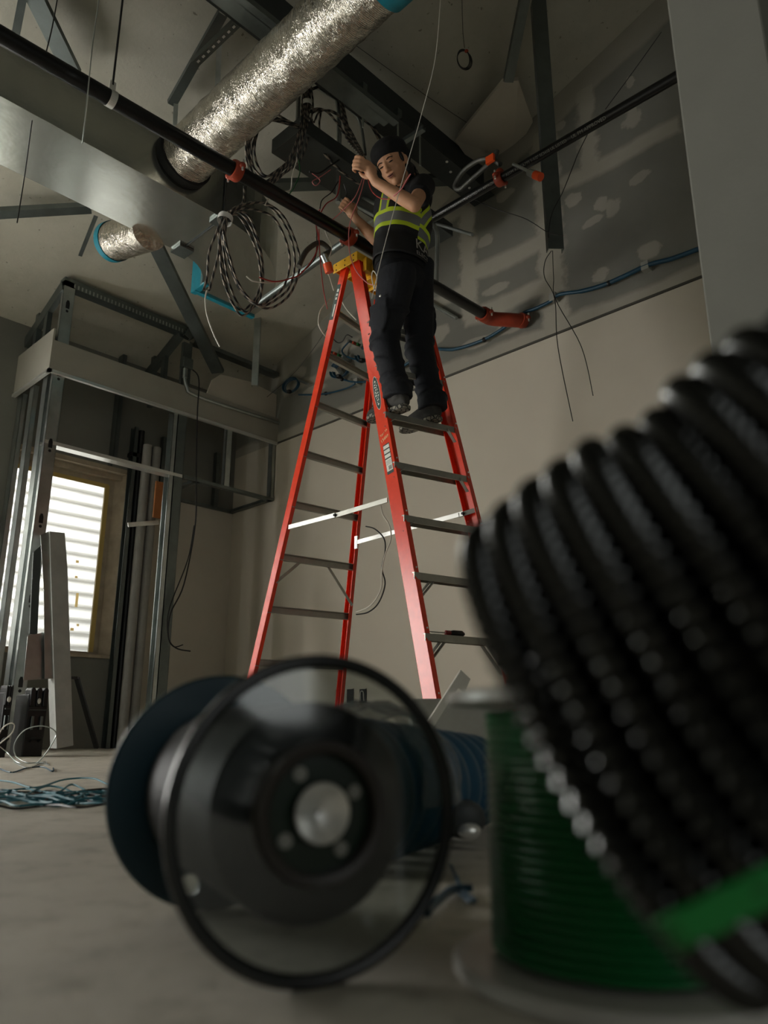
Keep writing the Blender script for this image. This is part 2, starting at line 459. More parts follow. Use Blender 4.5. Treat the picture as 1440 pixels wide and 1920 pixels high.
mb.box((RX0, YW+.06, WZ1+fw), (RX1, YW+.3, RZ1)).box((RX0, YW, WZ1+fw+.05), (RX1, YW+.06, RZ1))
mb.build('casing', M_wood, e)
MB().box((RX0, YW-.02, RZ0-.03), (RX1, YW+.3, RZ0)).build('window_sill', M_wood, e)
glass = D.materials.new('window_glass'); glass.use_nodes = True
g = NT(glass); g.b.inputs['Roughness'].default_value = .02; g.b.inputs['Transmission Weight'].default_value = 1; g.b.inputs['IOR'].default_value = 1.0; g.b.inputs['Alpha'].default_value = .12
MB().box((WX0, YW+.155, WZ0), (WX1, YW+.16, WZ1)).build('pane', glass, e)
mb = MB()  # masking tape border
mb.box((WX0, YW+.118, WZ1-.03), (WX1, YW+.119, WZ1+.01)).box((WX1-.03, YW+.117, WZ0), (WX1+.012, YW+.118, WZ1))
mb.build('tape_border', M_tape, e)
mb = MB()
for px, py, a, b in ((145, 1053, 8, 7), (143, 1082, 7, 6), (144, 1125, 7, 36), (146, 1172, 6, 6), (135, 1180, 9, 7), (203, 1000, 3, 10)):
    p = onY(px, py, YW+.15); k = 6.7/1440*.75
    mb.box((p.x-a*k/2, YW+.149, p.z-b*k/2), (p.x+a*k/2, YW+.15, p.z+b*k/2))
m_tt = D.materials.new('backlit_tape'); m_tt.use_nodes = True; t = NT(m_tt)
tl = t.node('ShaderNodeBsdfTranslucent'); tl.inputs[0].default_value = rgb(222, 206, 166); t.link(tl.outputs[0], t.n['Material Output'].inputs[0])
mb.build('tape_scraps', m_tt, e)
# white roller shutter outside the window (lit by the sky)
sh = D.materials.new('translucent_white_slats'); sh.use_nodes = True; t = NT(sh)
tl = t.node('ShaderNodeBsdfTranslucent'); tl.inputs[0].default_value = rgb(238, 238, 236)
ms_ = t.node('ShaderNodeMixShader'); ms_.inputs[0].default_value = .55
t.b.inputs['Base Color'].default_value = rgb(228, 228, 226); t.b.inputs['Roughness'].default_value = .6
t.link(t.b.outputs[0], ms_.inputs[1]); t.link(tl.outputs[0], ms_.inputs[2]); t.link(ms_.outputs[0], t.n['Material Output'].inputs[0])
e2 = thing('roller_shutter', ((WX0+WX1)/2, YW+.4, WZ0), 'white slatted roller shutter glowing behind the taped window', 'shutter')
z = WZ0-.2; k = 0
while z < WZ1+.35:
    mb = MB(); hh = .122
    pr = [(0, 0), (-.012, .004), (-.03, .05), (-.028, .12), (-.014, .175), (-.012, .175), (-.025, .12), (-.026, .05), (-.009, .006), (0, .003)]
    mb.prism([(WX0-.7, YW+.50+a, z+b) for a, b in pr], (WX1-WX0+1.3, 0, 0))
    mb.build('slat', sh, e2); z += hh; k += 1

e3 = thing('window_2', (.9, YW, .75), None, None); struct(e3)
z = .7
while z < 2.5:
    MB().prism([(-.4, YW+.50+a, z+b) for a, b in [(0, 0), (-.02, .008), (-.024, .04), (-.012, .07), (0, .083), (.004, .04)]], (2.35, 0, 0)).build('shutter_slat', sh, e3); z += .082
# ---------------------------------------------------------------- closet framing
def galv_stud(x0, x1, y0, y1, z0, z1, open_dir, parent, name='stud', m=None, knock=True):
    """C stud: web faces opposite of open_dir ('+x','-x','+y','-y')"""
    mb = MB(); t_ = .003
    if open_dir[1] == 'x':
        xw = x0 if open_dir[0] == '+' else x1-t_
        mb.box((xw, y0, z0), (xw+t_, y1, z1)).box((x0, y0, z0), (x1, y0+t_, z1)).box((x0, y1-t_, z0), (x1, y1, z1))
        xe = x1-t_ if open_dir[0] == '+' else x0
        mb.box((xe, y0, z0), (xe+t_, y0+.01, z1)).box((xe, y1-.01, z0), (xe+t_, y1, z1))
    else:
        yw = y0 if open_dir[0] == '+' else y1-t_
        mb.box((x0, yw, z0), (x1, yw+t_, z1)).box((x0, y0, z0), (x0+t_, y1, z1)).box((x1-t_, y0, z0), (x1, y1, z1))
        ye = y1-t_ if open_dir[0] == '+' else y0
        mb.box((x0, ye, z0), (x0+.01, ye+t_, z1)).box((x1-.01, ye, z0), (x1, ye+t_, z1))
    o = mb.build(name, m or M_galv, parent)
    if knock and open_dir[1] == 'y':
        z = z0+.45
        xm = (x0+x1)/2; yy = y0-.0015 if open_dir[0] == '+' else y1+.0015
        while z < z1-.1:
            kb = MB()
            kb.add([(xm-.016, yy, z), (xm+.016, yy, z), (xm+.016, yy, z+.05), (xm+.008, yy, z+.075), (xm-.008, yy, z+.075), (xm-.016, yy, z+.05)], [(0,1,2,3,4,5)])
            kb.add(circ((xm, yy, z-.025), (.012, 0, 0), (0, 0, .012), 12)[:12], [tuple(range(12))]); z += .61
            kb.build('knockout', M_black, o)
    return o
fr = thing('closet_stud_frame', (2.7, YF, 0), 'galvanised metal stud framing of the closet around the shuttered window', 'metal framing')
xA = onY(97, 838, YF).x; xB = onY(343, 780, YF).x; XC = onY(30, 735, YW).x
zH = 2.31; zS = 2.915
print('closet', xA, xB, XC)
galv_stud(xA-.06, xA+.035, YF, YF+.04, 0, 3.75, '+y', fr)
galv_stud(xA-.06, xA-.02, YF+.1, YF+.19, 0, zS, '+x', fr, knock=False)
galv_stud(xA-.06, xA-.02, YF+.36, YF+.45, 0, zS, '+x', fr, knock=False)
galv_stud(xA-.06, xA-.02, YW-.1, YW-.01, 0, zS, '+x', fr, knock=False)
galv_stud(xB-.045, xB+.045, YF, YF+.04, 0, 3.62, '+y', fr, m=M_galv_dark, knock=False)
galv_stud(xB-.09, xB-.05, YF+.0, YF+.09, 0, zS, '-x', fr, knock=False)
galv_stud(xB-.14, xB-.10, YW-.1, YW-.02, 0, zS, '-x', fr, m=M_galv_dark, knock=False)
xm_ = onY(218, 800, YW-.06).x
galv_stud(xm_-.02, xm_+.02, YW-.1, YW-.01, RZ1, 3.6, '+x', fr, m=M_galv_dark, knock=False)
# tracks
MB().channel((xA-.06, YF+.045, zH), (xB+.04, YF+.045, zH), .09, .03).build('header_track', M_bright, fr)
MB().channel((xA-.06, YF+.045, 0.004), (xA+.05, YF+.045, .004), .09, .03).build('floor_track', M_galv, fr)
MB().channel((xA-.02, YF, 0.004), (xA-.02, YW, .004), .09, .03).build('floor_track', M_galv, fr)
# slotted deflection tracks under the ceiling
ta = onY(140, 540, YF); tb = onY(375, 628, YF)
mb = MB(); mb.box((xA-.06, YF, 3.70), (xB+.06, YF+.09, 3.78))
for i in range(34):
    x = xA+.02+i*(xB-xA)/34; mb.box((x, YF-.003, 3.705), (x+.012, YF, 3.74), mi=1)
mb.build('slotted_track', [M_galv_dark, M_galv], fr)
MB().channel((xB+.05, YF+.02, 3.64), (XW-.02, YF+.02, 3.64), .09, .04).build('ceiling_track', M_galv_dark, fr)
for x in (xA-.05, xB-.07):
    MB().bar((x, YF+.02, 3.70), (x, YW, 3.42), .045, .1).build('raked_track', M_galv_dark, fr)
    for yy in (YF+.25, YF+.45):
        MB().box((x-.02, yy, 3.1), (x+.02, yy+.06, 3.62)).build('cripple_stud', M_galv_dark, fr)
# bulkhead drywall
mb = MB()
mb.box((XC-.005, YF-.015, zS), (XW, YF, 3.18)).box((XC-.02, YF-.015, zS), (XC-.005, YW, 3.28))
struct(mb.build('wall_bulkhead', mat('primed_board', rgb(156, 153, 142), .88, var=.07, vs=3)))
mb = MB()
mb.box((XC-.03, YF-.03, zS-.02), (XW, YF+.0, zS+.005)).box((XC-.03, YF-.03, zS-.02), (XC, YW, zS+.005))
struct(mb.build('trim_2', M_bright))
# soffit frame right of the closet
sf = thing('soffit_frame', ((xB+XW)/2, YF, zH), 'open metal soffit frame hung between the closet and the right wall', 'metal framing')
xq = onY(423, 915, YF).x
MB().channel((xB+.05, YF+.02, zH), (XW-.01, YF+.02, zH), .05, .03).build('track', M_galv_dark, sf)
MB().channel((xB+.05, YW-.03, zH), (XW-.01, YW-.03, zH), .05, .03).build('track', M_galv_dark, sf)
MB().channel((XW-.04, YF, zH), (XW-.04, YW, zH), .05, .03).build('track', M_galv_dark, sf)
MB().channel((xq-.3, YF, zH), (xq-.3, YW, zH), .05, .03).build('track', M_galv_dark, sf)
galv_stud(XW-.05, XW-.01, YF, YF+.06, zH, zS, '+y', sf, m=M_galv, knock=False)
galv_stud(xq-.02, xq+.04, YF, YF+.05, zH, zS, '+y', sf, m=M_galv, knock=False)
galv_stud(xq-.32, xq-.27, YW-.06, YW-.01, zH, zS, '+y', sf, m=M_galv_dark, knock=False)
galv_stud(xq+.3, xq+.35, YW-.06, YW-.01, zH, zS, '+y', sf, m=M_galv_dark, knock=False)
# painted lower wall right of the closet
struct(MB().box((xB+.02, YW-.014, 0), (XW, YW-.001, zH)).build('wall_panel', M_cream))
# orange plywood backing, pipes
ply = MB().box((onY(291, 930, 6.2).x, 6.2, onY(300, 972, 6.2).z), (onY(317, 930, 6.2).x, 6.22, onY(300, 903, 6.2).z)).build('plywood_backing', M_ply); tag(ply, 'orange plywood backing piece fixed between the closet studs', 'plywood')
pw = thing('vertical_pipe_pair', (xB-.45, YF+.5, 0), 'two tall grey plastic drain pipes strapped together beside the window', 'pipe')
for px in (266, 284):
    p = onY(px, 960, YW-.13); MB().tube([(p.x, YW-.13, 0), (p.x, YW-.13, 2.75)], .042, 20).build('pipe', M_pvc, pw, True)
p = onY(265, 985, YW-.2)
MB().bar((p.x-.13, YW-.2, p.z-.02), (p.x+.17, YW-.2, p.z+.06), .01, .04).build('strap', M_bright, pw)
p1 = onY(247, 1000, YW-.05)
bp = thing('black_vent_pipe', (p1.x, YW-.06, 0), 'thin black vertical pipe between the window casing and the grey pipes', 'pipe')
MB().tube([(p1.x, YW-.07, 0), (p1.x, YW-.07, 2.9)], .028, 12).build('pipe', M_black, bp, True)
MB().box((p1.x-.1, YW-.1, 2.62), (p1.x+.12, YW-.02, 2.66)).build('pipe_clamp', M_black, bp)
# ================================================================ STEP LADDER
lad = thing('step_ladder', (3.03, 3.0, 0), 'tall red-orange step ladder with aluminium treads and a yellow top cap', 'ladder')
def line_pts(pxa, xa, pxb, xb): return onX(pxa[0], pxa[1], xa), onX(pxb[0], pxb[1], xb)
RAILS = {
 'nf': line_pts((665, 495), 2.82, (805, 1308), 2.76),
 'ff': line_pts((838, 765), 3.25, (893, 985), 3.29),
 'nr': line_pts((645, 500), 2.82, (468, 1272), 2.76),
 'fr': line_pts((690, 790), 3.28, (641, 1300), 3.36),
}
def rp(k, z):
    a, b = RAILS[k]; t = (z-a.z)/(b.z-a.z); return a+(b-a)*t
ZTOP = RAILS['nf'][0].z+.02
print('ladder', {k: (rp(k, 0), rp(k, ZTOP)) for k in RAILS})
def rail(k, wd, fl, inward):
    a, b = rp(k, 0.0), rp(k, ZTOP)
    d = (b-a).normalized(); X = Vector((inward, 0, 0)); X = (X-d*X.dot(d)).normalized()
    A = d.cross(X).normalized()
    if A.y > 0: A = -A
    t = .005; pr = [(-wd/2, 0), (wd/2, 0), (wd/2, fl), (wd/2-t, fl), (wd/2-t, t), (-wd/2+t, t), (-wd/2+t, fl), (-wd/2, fl)]
    mb = MB(); n = 8
    vs = [q+A*i+X*j for q in (a, b) for i, j in pr]
    fs = [(i, (i+1) % n, n+(i+1) % n, n+i) for i in range(n)] + [(0,1,4,5),(1,2,3,4),(5,6,7,0)] + [tuple(n+i for i in c) for c in ((5,4,1,0),(4,3,2,1),(0,7,6,5))]
    mb.add(vs, fs)
    o = mb.build('rail', M_ladder, lad, bevel=.0015)
    # rubber shoe
    f = a; MB().box((f.x-.01 if inward > 0 else f.x-.05, f.y-.05, 0), (f.x+.05 if inward > 0 else f.x+.01, f.y+.05, .05)).build('foot_pad', M_dark, o)
    return o, A, X, d
r_nf, A_nf, X_nf, d_nf = rail('nf', .083, .036, 1)
r_ff, A_ff, X_ff, d_ff = rail('ff', .083, .036, -1)
r_nr, A_nr, X_nr, d_nr = rail('nr', .05, .028, 1)
r_fr, A_fr, X_fr, d_fr = rail('fr', .05, .028, -1)
STEPZ = [.30+.305*i for i in range(9)]
def rivets(k, z, A, X, ro, wd, inward):
    p = rp(k, z); mb = MB()
    for s in (-.018, .018):
        c = p+A*(wd/2+.0005)+X*.018+Vector((0, 0, s)); mb.ball(c, (.005, 0, 0), (0, .003, 0), (0, 0, .005), 8, 6)
    mb.build('rivets', M_bright, ro, True)
for i, z in enumerate(STEPZ[:8]):
    a, b = rp('nf', z), rp('ff', z)
    a = a+Vector((.006, .0, 0)); b = b-Vector((.006, 0, 0))
    d = b-a; L = d.length; d.normalize(); yv = Vector((-d.y, d.x, 0))
    mb = MB()
    prof = [(-.047, 0), (-.047, -.035), (-.042, -.035), (-.042, -.005), (.042, -.005), (.042, -.028), (.047, -.028), (.047, 0)]
    n = len(prof); vs = [q+yv*u+ZZ*v for q in (a, b) for u, v in prof]
    fs = [(j, (j+1) % n, n+(j+1) % n, n+j) for j in range(n)]+[(0,1,2,3),(0,3,4,7),(4,5,6,7)]+[tuple(n+j for j in c) for c in ((3,2,1,0),(7,4,3,0),(7,6,5,4))]
    mb.add(vs, fs)
    for u in (-.03, -.018, -.006, .006, .018, .03): mb.bar(a+yv*u+ZZ*.001, b+yv*u+ZZ*.001, .004, .003)
    st = mb.build('step', M_alum, lad)
    for (q, s) in ((a, 1), (b, -1)):
        br = MB()
        if i <= 2:
            br.bar(q+d*s*.14+yv*-.02+ZZ*-.03, q+d*s*.01+yv*-.02+ZZ*-.17, .022, .004)
            br.build('step_brace', M_alum, st); br = MB()
            br.bar(q+d*s*.14+yv*.02+ZZ*-.03, q+d*s*.01+yv*.02+ZZ*-.17, .022, .004)
        else:
            br.bar(q+d*s*.07-yv*.047+ZZ*-.02, q+d*s*.002-yv*.03+ZZ*-.085, .02, .003)
        br.build('step_brace', M_alum, st)
    rivets('nf', z, A_nf, X_nf, r_nf, .083, 1); rivets('ff', z, A_ff, X_ff, r_ff, .083, -1)
for i, z in enumerate([.54, .845, 1.15, 1.46, 1.76, 2.06, 2.36, 2.62]):
    a, b = rp('nr', z), rp('fr', z)
    yv = Vector((0, 1, 0))
    rg = MB().channel(a+Vector((.005, 0, 0)), b-Vector((.005, 0, 0)), .042, .022, up=-yv).build('rung', M_alum, lad)
    if i in (2,):
        br = MB(); d = (b-a).normalized()
        br.bar(a+d*.16-ZZ*.01, a+d*.01-ZZ*.15+Vector((0, .02, 0)), .018, .004, up=yv).build('rung_brace', M_alum, rg); br = MB().bar(b-d*.2-ZZ*.01, b-d*.01-ZZ*.24, .018, .004, up=yv)
        br.build('rung_brace', M_alum, rg)
# spreader bars
def spreader(pa, pm, pb, m):
    sp_ = MB().bar(pa, pm, .006, .026).build('spreader_bar', m, lad)
    MB().bar(pm-(pb-pm).normalized()*.03+Vector((.006, 0, 0)), pb+Vector((.006, 0, 0)), .006, .026).build('spreader_arm', M_alum, sp_)
    MB().tube([pm+Vector((-.008, 0, 0)), pm+Vector((.008, 0, 0))], .008, 8).build('pivot', M_dark, sp_)
pa = rp('nr', 1.32)+Vector((.0, -.03, 0)); pb = onX(725, 937, 2.79); pm = onX(628, 966, 2.785)
spreader(pa+Vector((.01, 0, 0)), pm, pb, M_bright)
pa = onX(668, 1017, 3.24); pm = onX(868, 963, 3.24); pb = onX(893, 955, 3.26)
spreader(pa, pm, pb, M_bright)
MB().box((3.235, pa.y-.012, pa.z-.04), (3.245, pa.y+.012, pa.z+.04)).build('spreader_bracket', M_bright, lad)
# top cap
ct = rp('nf', ZTOP); cr = rp('nr', ZTOP); cx0 = ct.x-.035; cx1 = cx0+.53; cy0 = ct.y-.06; cy1 = cr.y+.06
cap = MB()
cap.box((cx0, cy0, ZTOP-.005), (cx1, cy1, ZTOP+.03)).box((cx0, cy0, ZTOP-.035), (cx0+.006, cy1, ZTOP)).box((cx1-.006, cy0, ZTOP-.035), (cx1, cy1, ZTOP))
cap.box((cx0, cy0, ZTOP-.02), (cx1, cy0+.006, ZTOP)).box((cx0, cy1-.006, ZTOP-.02), (cx1, cy1, ZTOP))
for x in (cx0+.1, cx0+.2, cx0+.3, cx0+.4): cap.box((x, cy0+.01, ZTOP-.03), (x+.006, cy1-.01, ZTOP-.004))
cap.box((cx0+.05, cy0-.03, ZTOP-.09), (cx0+.3, cy0, ZTOP+.0)).tube(circ((cx0+.13, cy0-.03, ZTOP-.05), (.03, 0, 0), (0, 0, .03), 18), .006, 6)
co_ = cap.build('top_cap', M_yellow, lad, bevel=.004)
dots = MB()
for yy in (cy0+.03, (cy0+cy1)/2, cy1-.03):
    for zz in (ZTOP-.022, ZTOP+.012): dots.ball((cx0-.001, yy, zz), (.002, 0, 0), (0, .005, 0), (0, 0, .005), 8, 6)
dots.build('cap_screws', M_dark, co_, True)
# labels on the near front rail
def on_rail(k, z, A, X, across, along, d, out=.001):
    return rp(k, z)+A*across+d*along-X*out
def label_quads(k, z0, A, X, d, ro, rects, m, name, out):
    mb = MB(); c = rp(k, z0)
    for (a0, a1, l0, l1) in rects:
        mb.prism([c+A*a0+d*l0-X*out, c+A*a1+d*l0-X*out, c+A*a1+d*l1-X*out, c+A*a0+d*l1-X*out], -X*.0004)
    return mb.build(name, m, ro)
M_lgreen = mat('dark_green_print', rgb(28, 52, 46), .5)
M_lwhite = mat('label_white', rgb(225, 225, 215), .5)
M_lorange = mat('label_orange_print', rgb(240, 170, 120), .5)
zO = onX(702, 737, 2.79).z
def oval(z, ra, rl, m, name, out):
    c = rp('nf', z); pts = [c+A_nf*ra*math.cos(t*math.pi/20)+d_nf*rl*math.sin(t*math.pi/20)-X_nf*out for t in range(40)]
    return MB().prism(pts, -X_nf*.0003).build(name, m, r_nf)
oval(zO, .0235, .110, M_lwhite, 'logo_border', .0006)
oval(zO, .0215, .106, M_lgreen, 'logo_oval', .0010)
oval(zO, .0135, .082, M_lwhite, 'logo_panel', .0014)
c = rp('nf', zO)-X_nf*.0019
mt = Matrix((-d_nf, A_nf, -X_nf)).transposed().to_4x4(); mt.translation = c
tx = text_mesh('logo_lettering', 'WERNER', .036, mt, M_lgreen, r_nf, bold=.0012)
zK = onX(721, 822, 2.79).z
mt = Matrix(((A_nf*.85+d_nf*.3).normalized(), (d_nf*.95-A_nf*.3).normalized(), -X_nf)).transposed().to_4x4(); mt.translation = rp('nf', zK)-X_nf*.001
text_mesh('rating_lettering', '136kg', .026, mt, M_lorange, r_nf, bold=.0008)
mt2 = mt.copy(); mt2.translation = rp('nf', zK)-X_nf*.001+d_nf*.035
text_mesh('type_lettering', 'Type 1A', .017, mt2, M_lorange, r_nf, bold=.0006)
zL = onX(727, 862, 2.79).z
label_quads('nf', zL, A_nf, X_nf, d_nf, r_nf, [(-.022, .024, -.085, .095)], M_lgreen, 'label_plate', .0005)
label_quads('nf', zL, A_nf, X_nf, d_nf, r_nf, [(-.020, .022, .068, .088), (-.020, .022, .040, .060), (-.020, .022, .012, .032), (-.020, .022, -.068, .004)], M_lwhite, 'label_panels', .001)
label_quads('nf', zL, A_nf, X_nf, d_nf, r_nf, [(-.005+i*.004, -.003+i*.004, -.062, -.038) for i in range(6)]+[(-.016, .017, -.008-i*.007, -.0065-i*.007) for i in range(4)], M_lgreen, 'label_print', .0014)
zR = onX(628, 565, 2.80).z
label_quads('nr', zR, A_nr, X_nr, d_nr, r_nr, [(-.023, .010, -.11, .12)], M_lgreen, 'warning_label', .0006)
label_quads('nr', zR, A_nr, X_nr, d_nr, r_nr, [(-.006, .004, -.09, -.01), (-.012, .004, .02, .035), (-.012, .004, .045, .06), (-.012, .004, .07, .09)], M_lwhite, 'label_print', .001)
# screwdriver on the second step from the bottom
sz = STEPZ[1]+.014
sa = onZ(806, 1184, sz); sb = onZ(842, 1184, sz)
p0 = onZ(808, 1186, sz); p0.y = rp('nf', STEPZ[1]).y; p0 = Vector((rp('nf', STEPZ[1]).x+.05, rp('nf', STEPZ[1]).y-.02, sz))
dd = Vector((1, -.25, 0)).normalized()
sd = thing('screwdriver', p0, 'screwdriver with a red and black handle lying on a low ladder step', 'screwdriver')
MB().tube([p0, p0+dd*.1], .0035, 8).build('shaft', M_bright, sd, True)
hb = MB(); hb.tube([p0+dd*.10, p0+dd*.104, p0+dd*.125, p0+dd*.13], [.008, .013, .013, .012], 12); hb.build('handle', mat('dark_red_plastic', rgb(120, 18, 20), .35), sd, True)
MB().tube([p0+dd*.13, p0+dd*.15, p0+dd*.20, p0+dd*.215], [.011, .016, .016, .008], 12).build('grip', M_black, sd, True)
# ================================================================ PERSON ON THE LADDER
SZ = STEPZ[5]+.003
VW = -FW
pr_ = thing('person', (2.97, 2.7, SZ), 'person in black shirt, hi-vis vest and dark cap standing high on the ladder, holding cables', 'person')
def V(*a): return Vector(a)
# joints
ankL = V(2.85, 2.64, SZ+.10); ankR = V(3.10, 2.60, SZ+.10)
kneL = onX(722, 642, 2.84); kneR = onX(787, 655, 3.10)
hipL = onX(742, 537, 2.85); hipR = onX(778, 522, 3.05)
pel = onX(752, 512, 2.95)
wai = onX(752, 478, 2.94); che = onX(756, 405, 2.90); upc = onX(768, 358, 2.88)
nek = onX(764, 330, 2.83)
shL = dep(793, 350, 4.36); elL = dep(777, 384, 4.12); wrL = dep(704, 341, 4.15)
shR = dep(738, 372, 4.66); elR = dep(706, 450, 4.66); wrR = dep(668, 411, 4.70)
hdc = dep(736, 309, 4.34)
print('person', [tuple(round(c, 2) for c in p) for p in (kneL, hipL, pel, che, upc, shL, elL, wrL, shR, hdc)])
def cam_v(r, u, t): return (RT*r + UP*u + VW*t)
hz = cam_v(-.46, .86, .16).normalized()           # crown direction
hy = cam_v(-.44, -.34, .82); hy = (hy-hz*hy.dot(hz)).normalized()   # face direction
hx = hy.cross(hz).normalized()                    # to the right ear's side
HS = 1.10
hx, hy, hz = hx*HS, hy*HS, hz*HS
def H(x, y, z): return hdc + hx*x + hy*y + hz*z
def hand(mb, palm, across, along, thick, side, curl=1.0, grip=True):
    """palm: centre; across: knuckle line; along: wrist->knuckles; thick: palm normal (towards the held thing)"""
    a = across.normalized(); l = along.normalized(); t = thick.normalized()
    mb.ball(palm, a*.040, l*.047, t*.016, 16, 10)
    mb.ball(palm-l*.02, a*.034, l*.04, t*.018, 14, 8)
    for i, L in enumerate((.9, 1.0, .95, .76)):
        off = (i-1.5)*.0205
        k0 = palm+a*off+l*.03; k1 = palm+a*off*1.05+l*.052+t*.004
        k2 = k1+l*(.022*L)+t*(.026*L); k3 = k2-l*.006*L+t*(.024*L); k4 = k3-l*.02*L+t*.008*L
        mb.tube(spline([k0, k1, k2, k3, k4], 4), [.0095]*6+[.009]*6+[.0078]*5, 8)
        mb.ball(k4, a*.0078, l*.0078, t*.0078, 8, 6); mb.ball(k1, a*.0102, l*.0102, t*.0102, 8, 6)
    b0 = palm-l*.025+a*side*.028; b1 = b0+a*side*.02+l*.022+t*.014; b2 = b1+l*.022+t*.02-a*side*.008; b3 = b2+l*.006+t*.014-a*side*.016
    mb.tube(spline([b0, b1, b2, b3], 4), [.0135]*5+[.011]*4+[.0095]*4, 8); mb.ball(b3, a*.0095, l*.0095, t*.0095, 8, 6)
body = MB()
def limb(mb, a, b, r0, r1, mid=None, n=16):
    a = Vector(a); b = Vector(b); m_ = (r0+r1)/2 if mid is None else mid
    mb.tube([a, a.lerp(b, .3), a.lerp(b, .6), b], [r0, m_, (m_+r1)/2, r1], n)
    mb.ball(a, V(r0, 0, 0), V(0, r0, 0), V(0, 0, r0)); mb.ball(b, V(r1, 0, 0), V(0, r1, 0), V(0, 0, r1))
# legs, torso, arms
for (hp, kn, an) in ((hipL, kneL, ankL), (hipR, kneR, ankR)):
    limb(body, hp, kn, .078, .052, .075); limb(body, kn, an, .052, .036, .052)
    body.ball(an+V(0, .08, -.05), V(.035, 0, 0), V(0, .11, 0), V(0, 0, .03))
Xv = V(1, 0, 0); Yv = V(0, 1, 0)
body.loft([(pel+V(0, 0, -.10), Xv*.13, Yv*.09), (pel, Xv*.15, Yv*.10), (wai, Xv*.135, Yv*.095), (che, Xv*.155, Yv*.11), (upc, Xv*.15, Yv*.09), (upc+V(0, 0, .05), Xv*.08, Yv*.06)], 24)
limb(body, shL, elL, .047, .038, .045); limb(body, elL, wrL, .040, .0265, .040)
limb(body, shR, elR, .047, .038, .045); limb(body, elR, wrR, .040, .0265, .040)
body.ball(shL, Xv*.05, Yv*.05, ZZ*.05); body.ball(shR, Xv*.05, Yv*.05, ZZ*.05)
body.tube([upc+V(0, 0, 0), nek, H(0, -.015, -.06)], [.058, .052, .05], 16)
body.tube([upc, shL], [.06, .045], 12); body.tube([upc, shR], [.06, .045], 12)
# head
body.ball(H(0, -.012, .03), hx*.073, hy*.092, hz*.082, 24, 16)
body.ball(H(0, .018, -.022), hx*.062, hy*.066, hz*.078, 24, 16)
body.ball(H(0, .030, -.070), hx*.043, hy*.044, hz*.034, 20, 12)      # jaw
body.ball(H(0, .062, -.092), hx*.020, hy*.018, hz*.016, 14, 10)      # chin
for s in (-1, 1):
    body.ball(H(s*.036, .052, -.030), hx*.020, hy*.018, hz*.020, 12, 8)   # cheek bones
    body.ball(H(s*.028, .068, .022), hx*.022, hy*.010, hz*.008, 12, 8)    # brow ridge
    body.ball(H(s*.072, -.008, -.012), hx*.008, hy*.018, hz*.030, 12, 10)  # ears
    body.ball(H(s*.078, -.014, -.006), hx*.006, hy*.014, hz*.020, 12, 10)
    body.ball(H(s*.011, .090, -.030), hx*.009, hy*.009, hz*.008, 10, 8)    # nostril wings
body.tube([H(0, .078, .014), H(0, .088, -.008), H(0, .100, -.026)], [.007, .0085, .011], 10)
body.ball(H(0, .098, -.028), hx*.011, hy*.010, hz*.009, 10, 8)
body.ball(H(0, .080, -.052), hx*.022, hy*.010, hz*.006, 12, 8); body.ball(H(0, .077, -.064), hx*.019, hy*.010, hz*.007, 12, 8)
# hands closed on the cables
upim = lambda r, u, t=0: cam_v(r, u, t).normalized()
hcL = dep(690, 314, 4.15)
body.tube([wrL, hcL], [.0265, .026], 12)
hand(body, hcL, cam_v(.12, 1, 0), cam_v(-.75, .25, .45), cam_v(-.42, .1, -.9), -1)
hcR = dep(658, 396, 4.72)
body.tube([wrR, hcR], [.0265, .026], 12)
hand(body, hcR, cam_v(.5, .85, 0), cam_v(-.55, .6, .3), cam_v(-.2, .2, -.95), 1)
bo = body.build('body', M_skin, pr_); finish(bo, .0052, 5, M_skin)
# eyes, brows, lips, stubble
M_eye = mat('dark_eye', rgb(22, 17, 15), .3); M_lip = mat('lips', rgb(140, 86, 74), .5)
for s in (-1, 1):
    MB().ball(H(s*.030, .077, .002), hx*.0135, hy*.006, hz*.0032, 12, 8).build('eye', M_eye, bo, True)
    MB().tube(spline([H(s*.015, .081, .019), H(s*.030, .080, .024), H(s*.047, .070, .018)], 4), [.003]*5+[.0025]*4, 6).build('eyebrow', M_hair, bo, True)
MB().ball(H(0, .0885, -.053), hx*.021, hy*.0045, hz*.0035, 12, 8).ball(H(0, .085, -.0625), hx*.017, hy*.005, hz*.0045, 12, 8).build('lips', M_lip, bo, True)
MB().ball(H(0, .0895, -.0575), hx*.019, hy*.0025, hz*.0012, 12, 6).build('mouth_line', M_eye, bo, True)
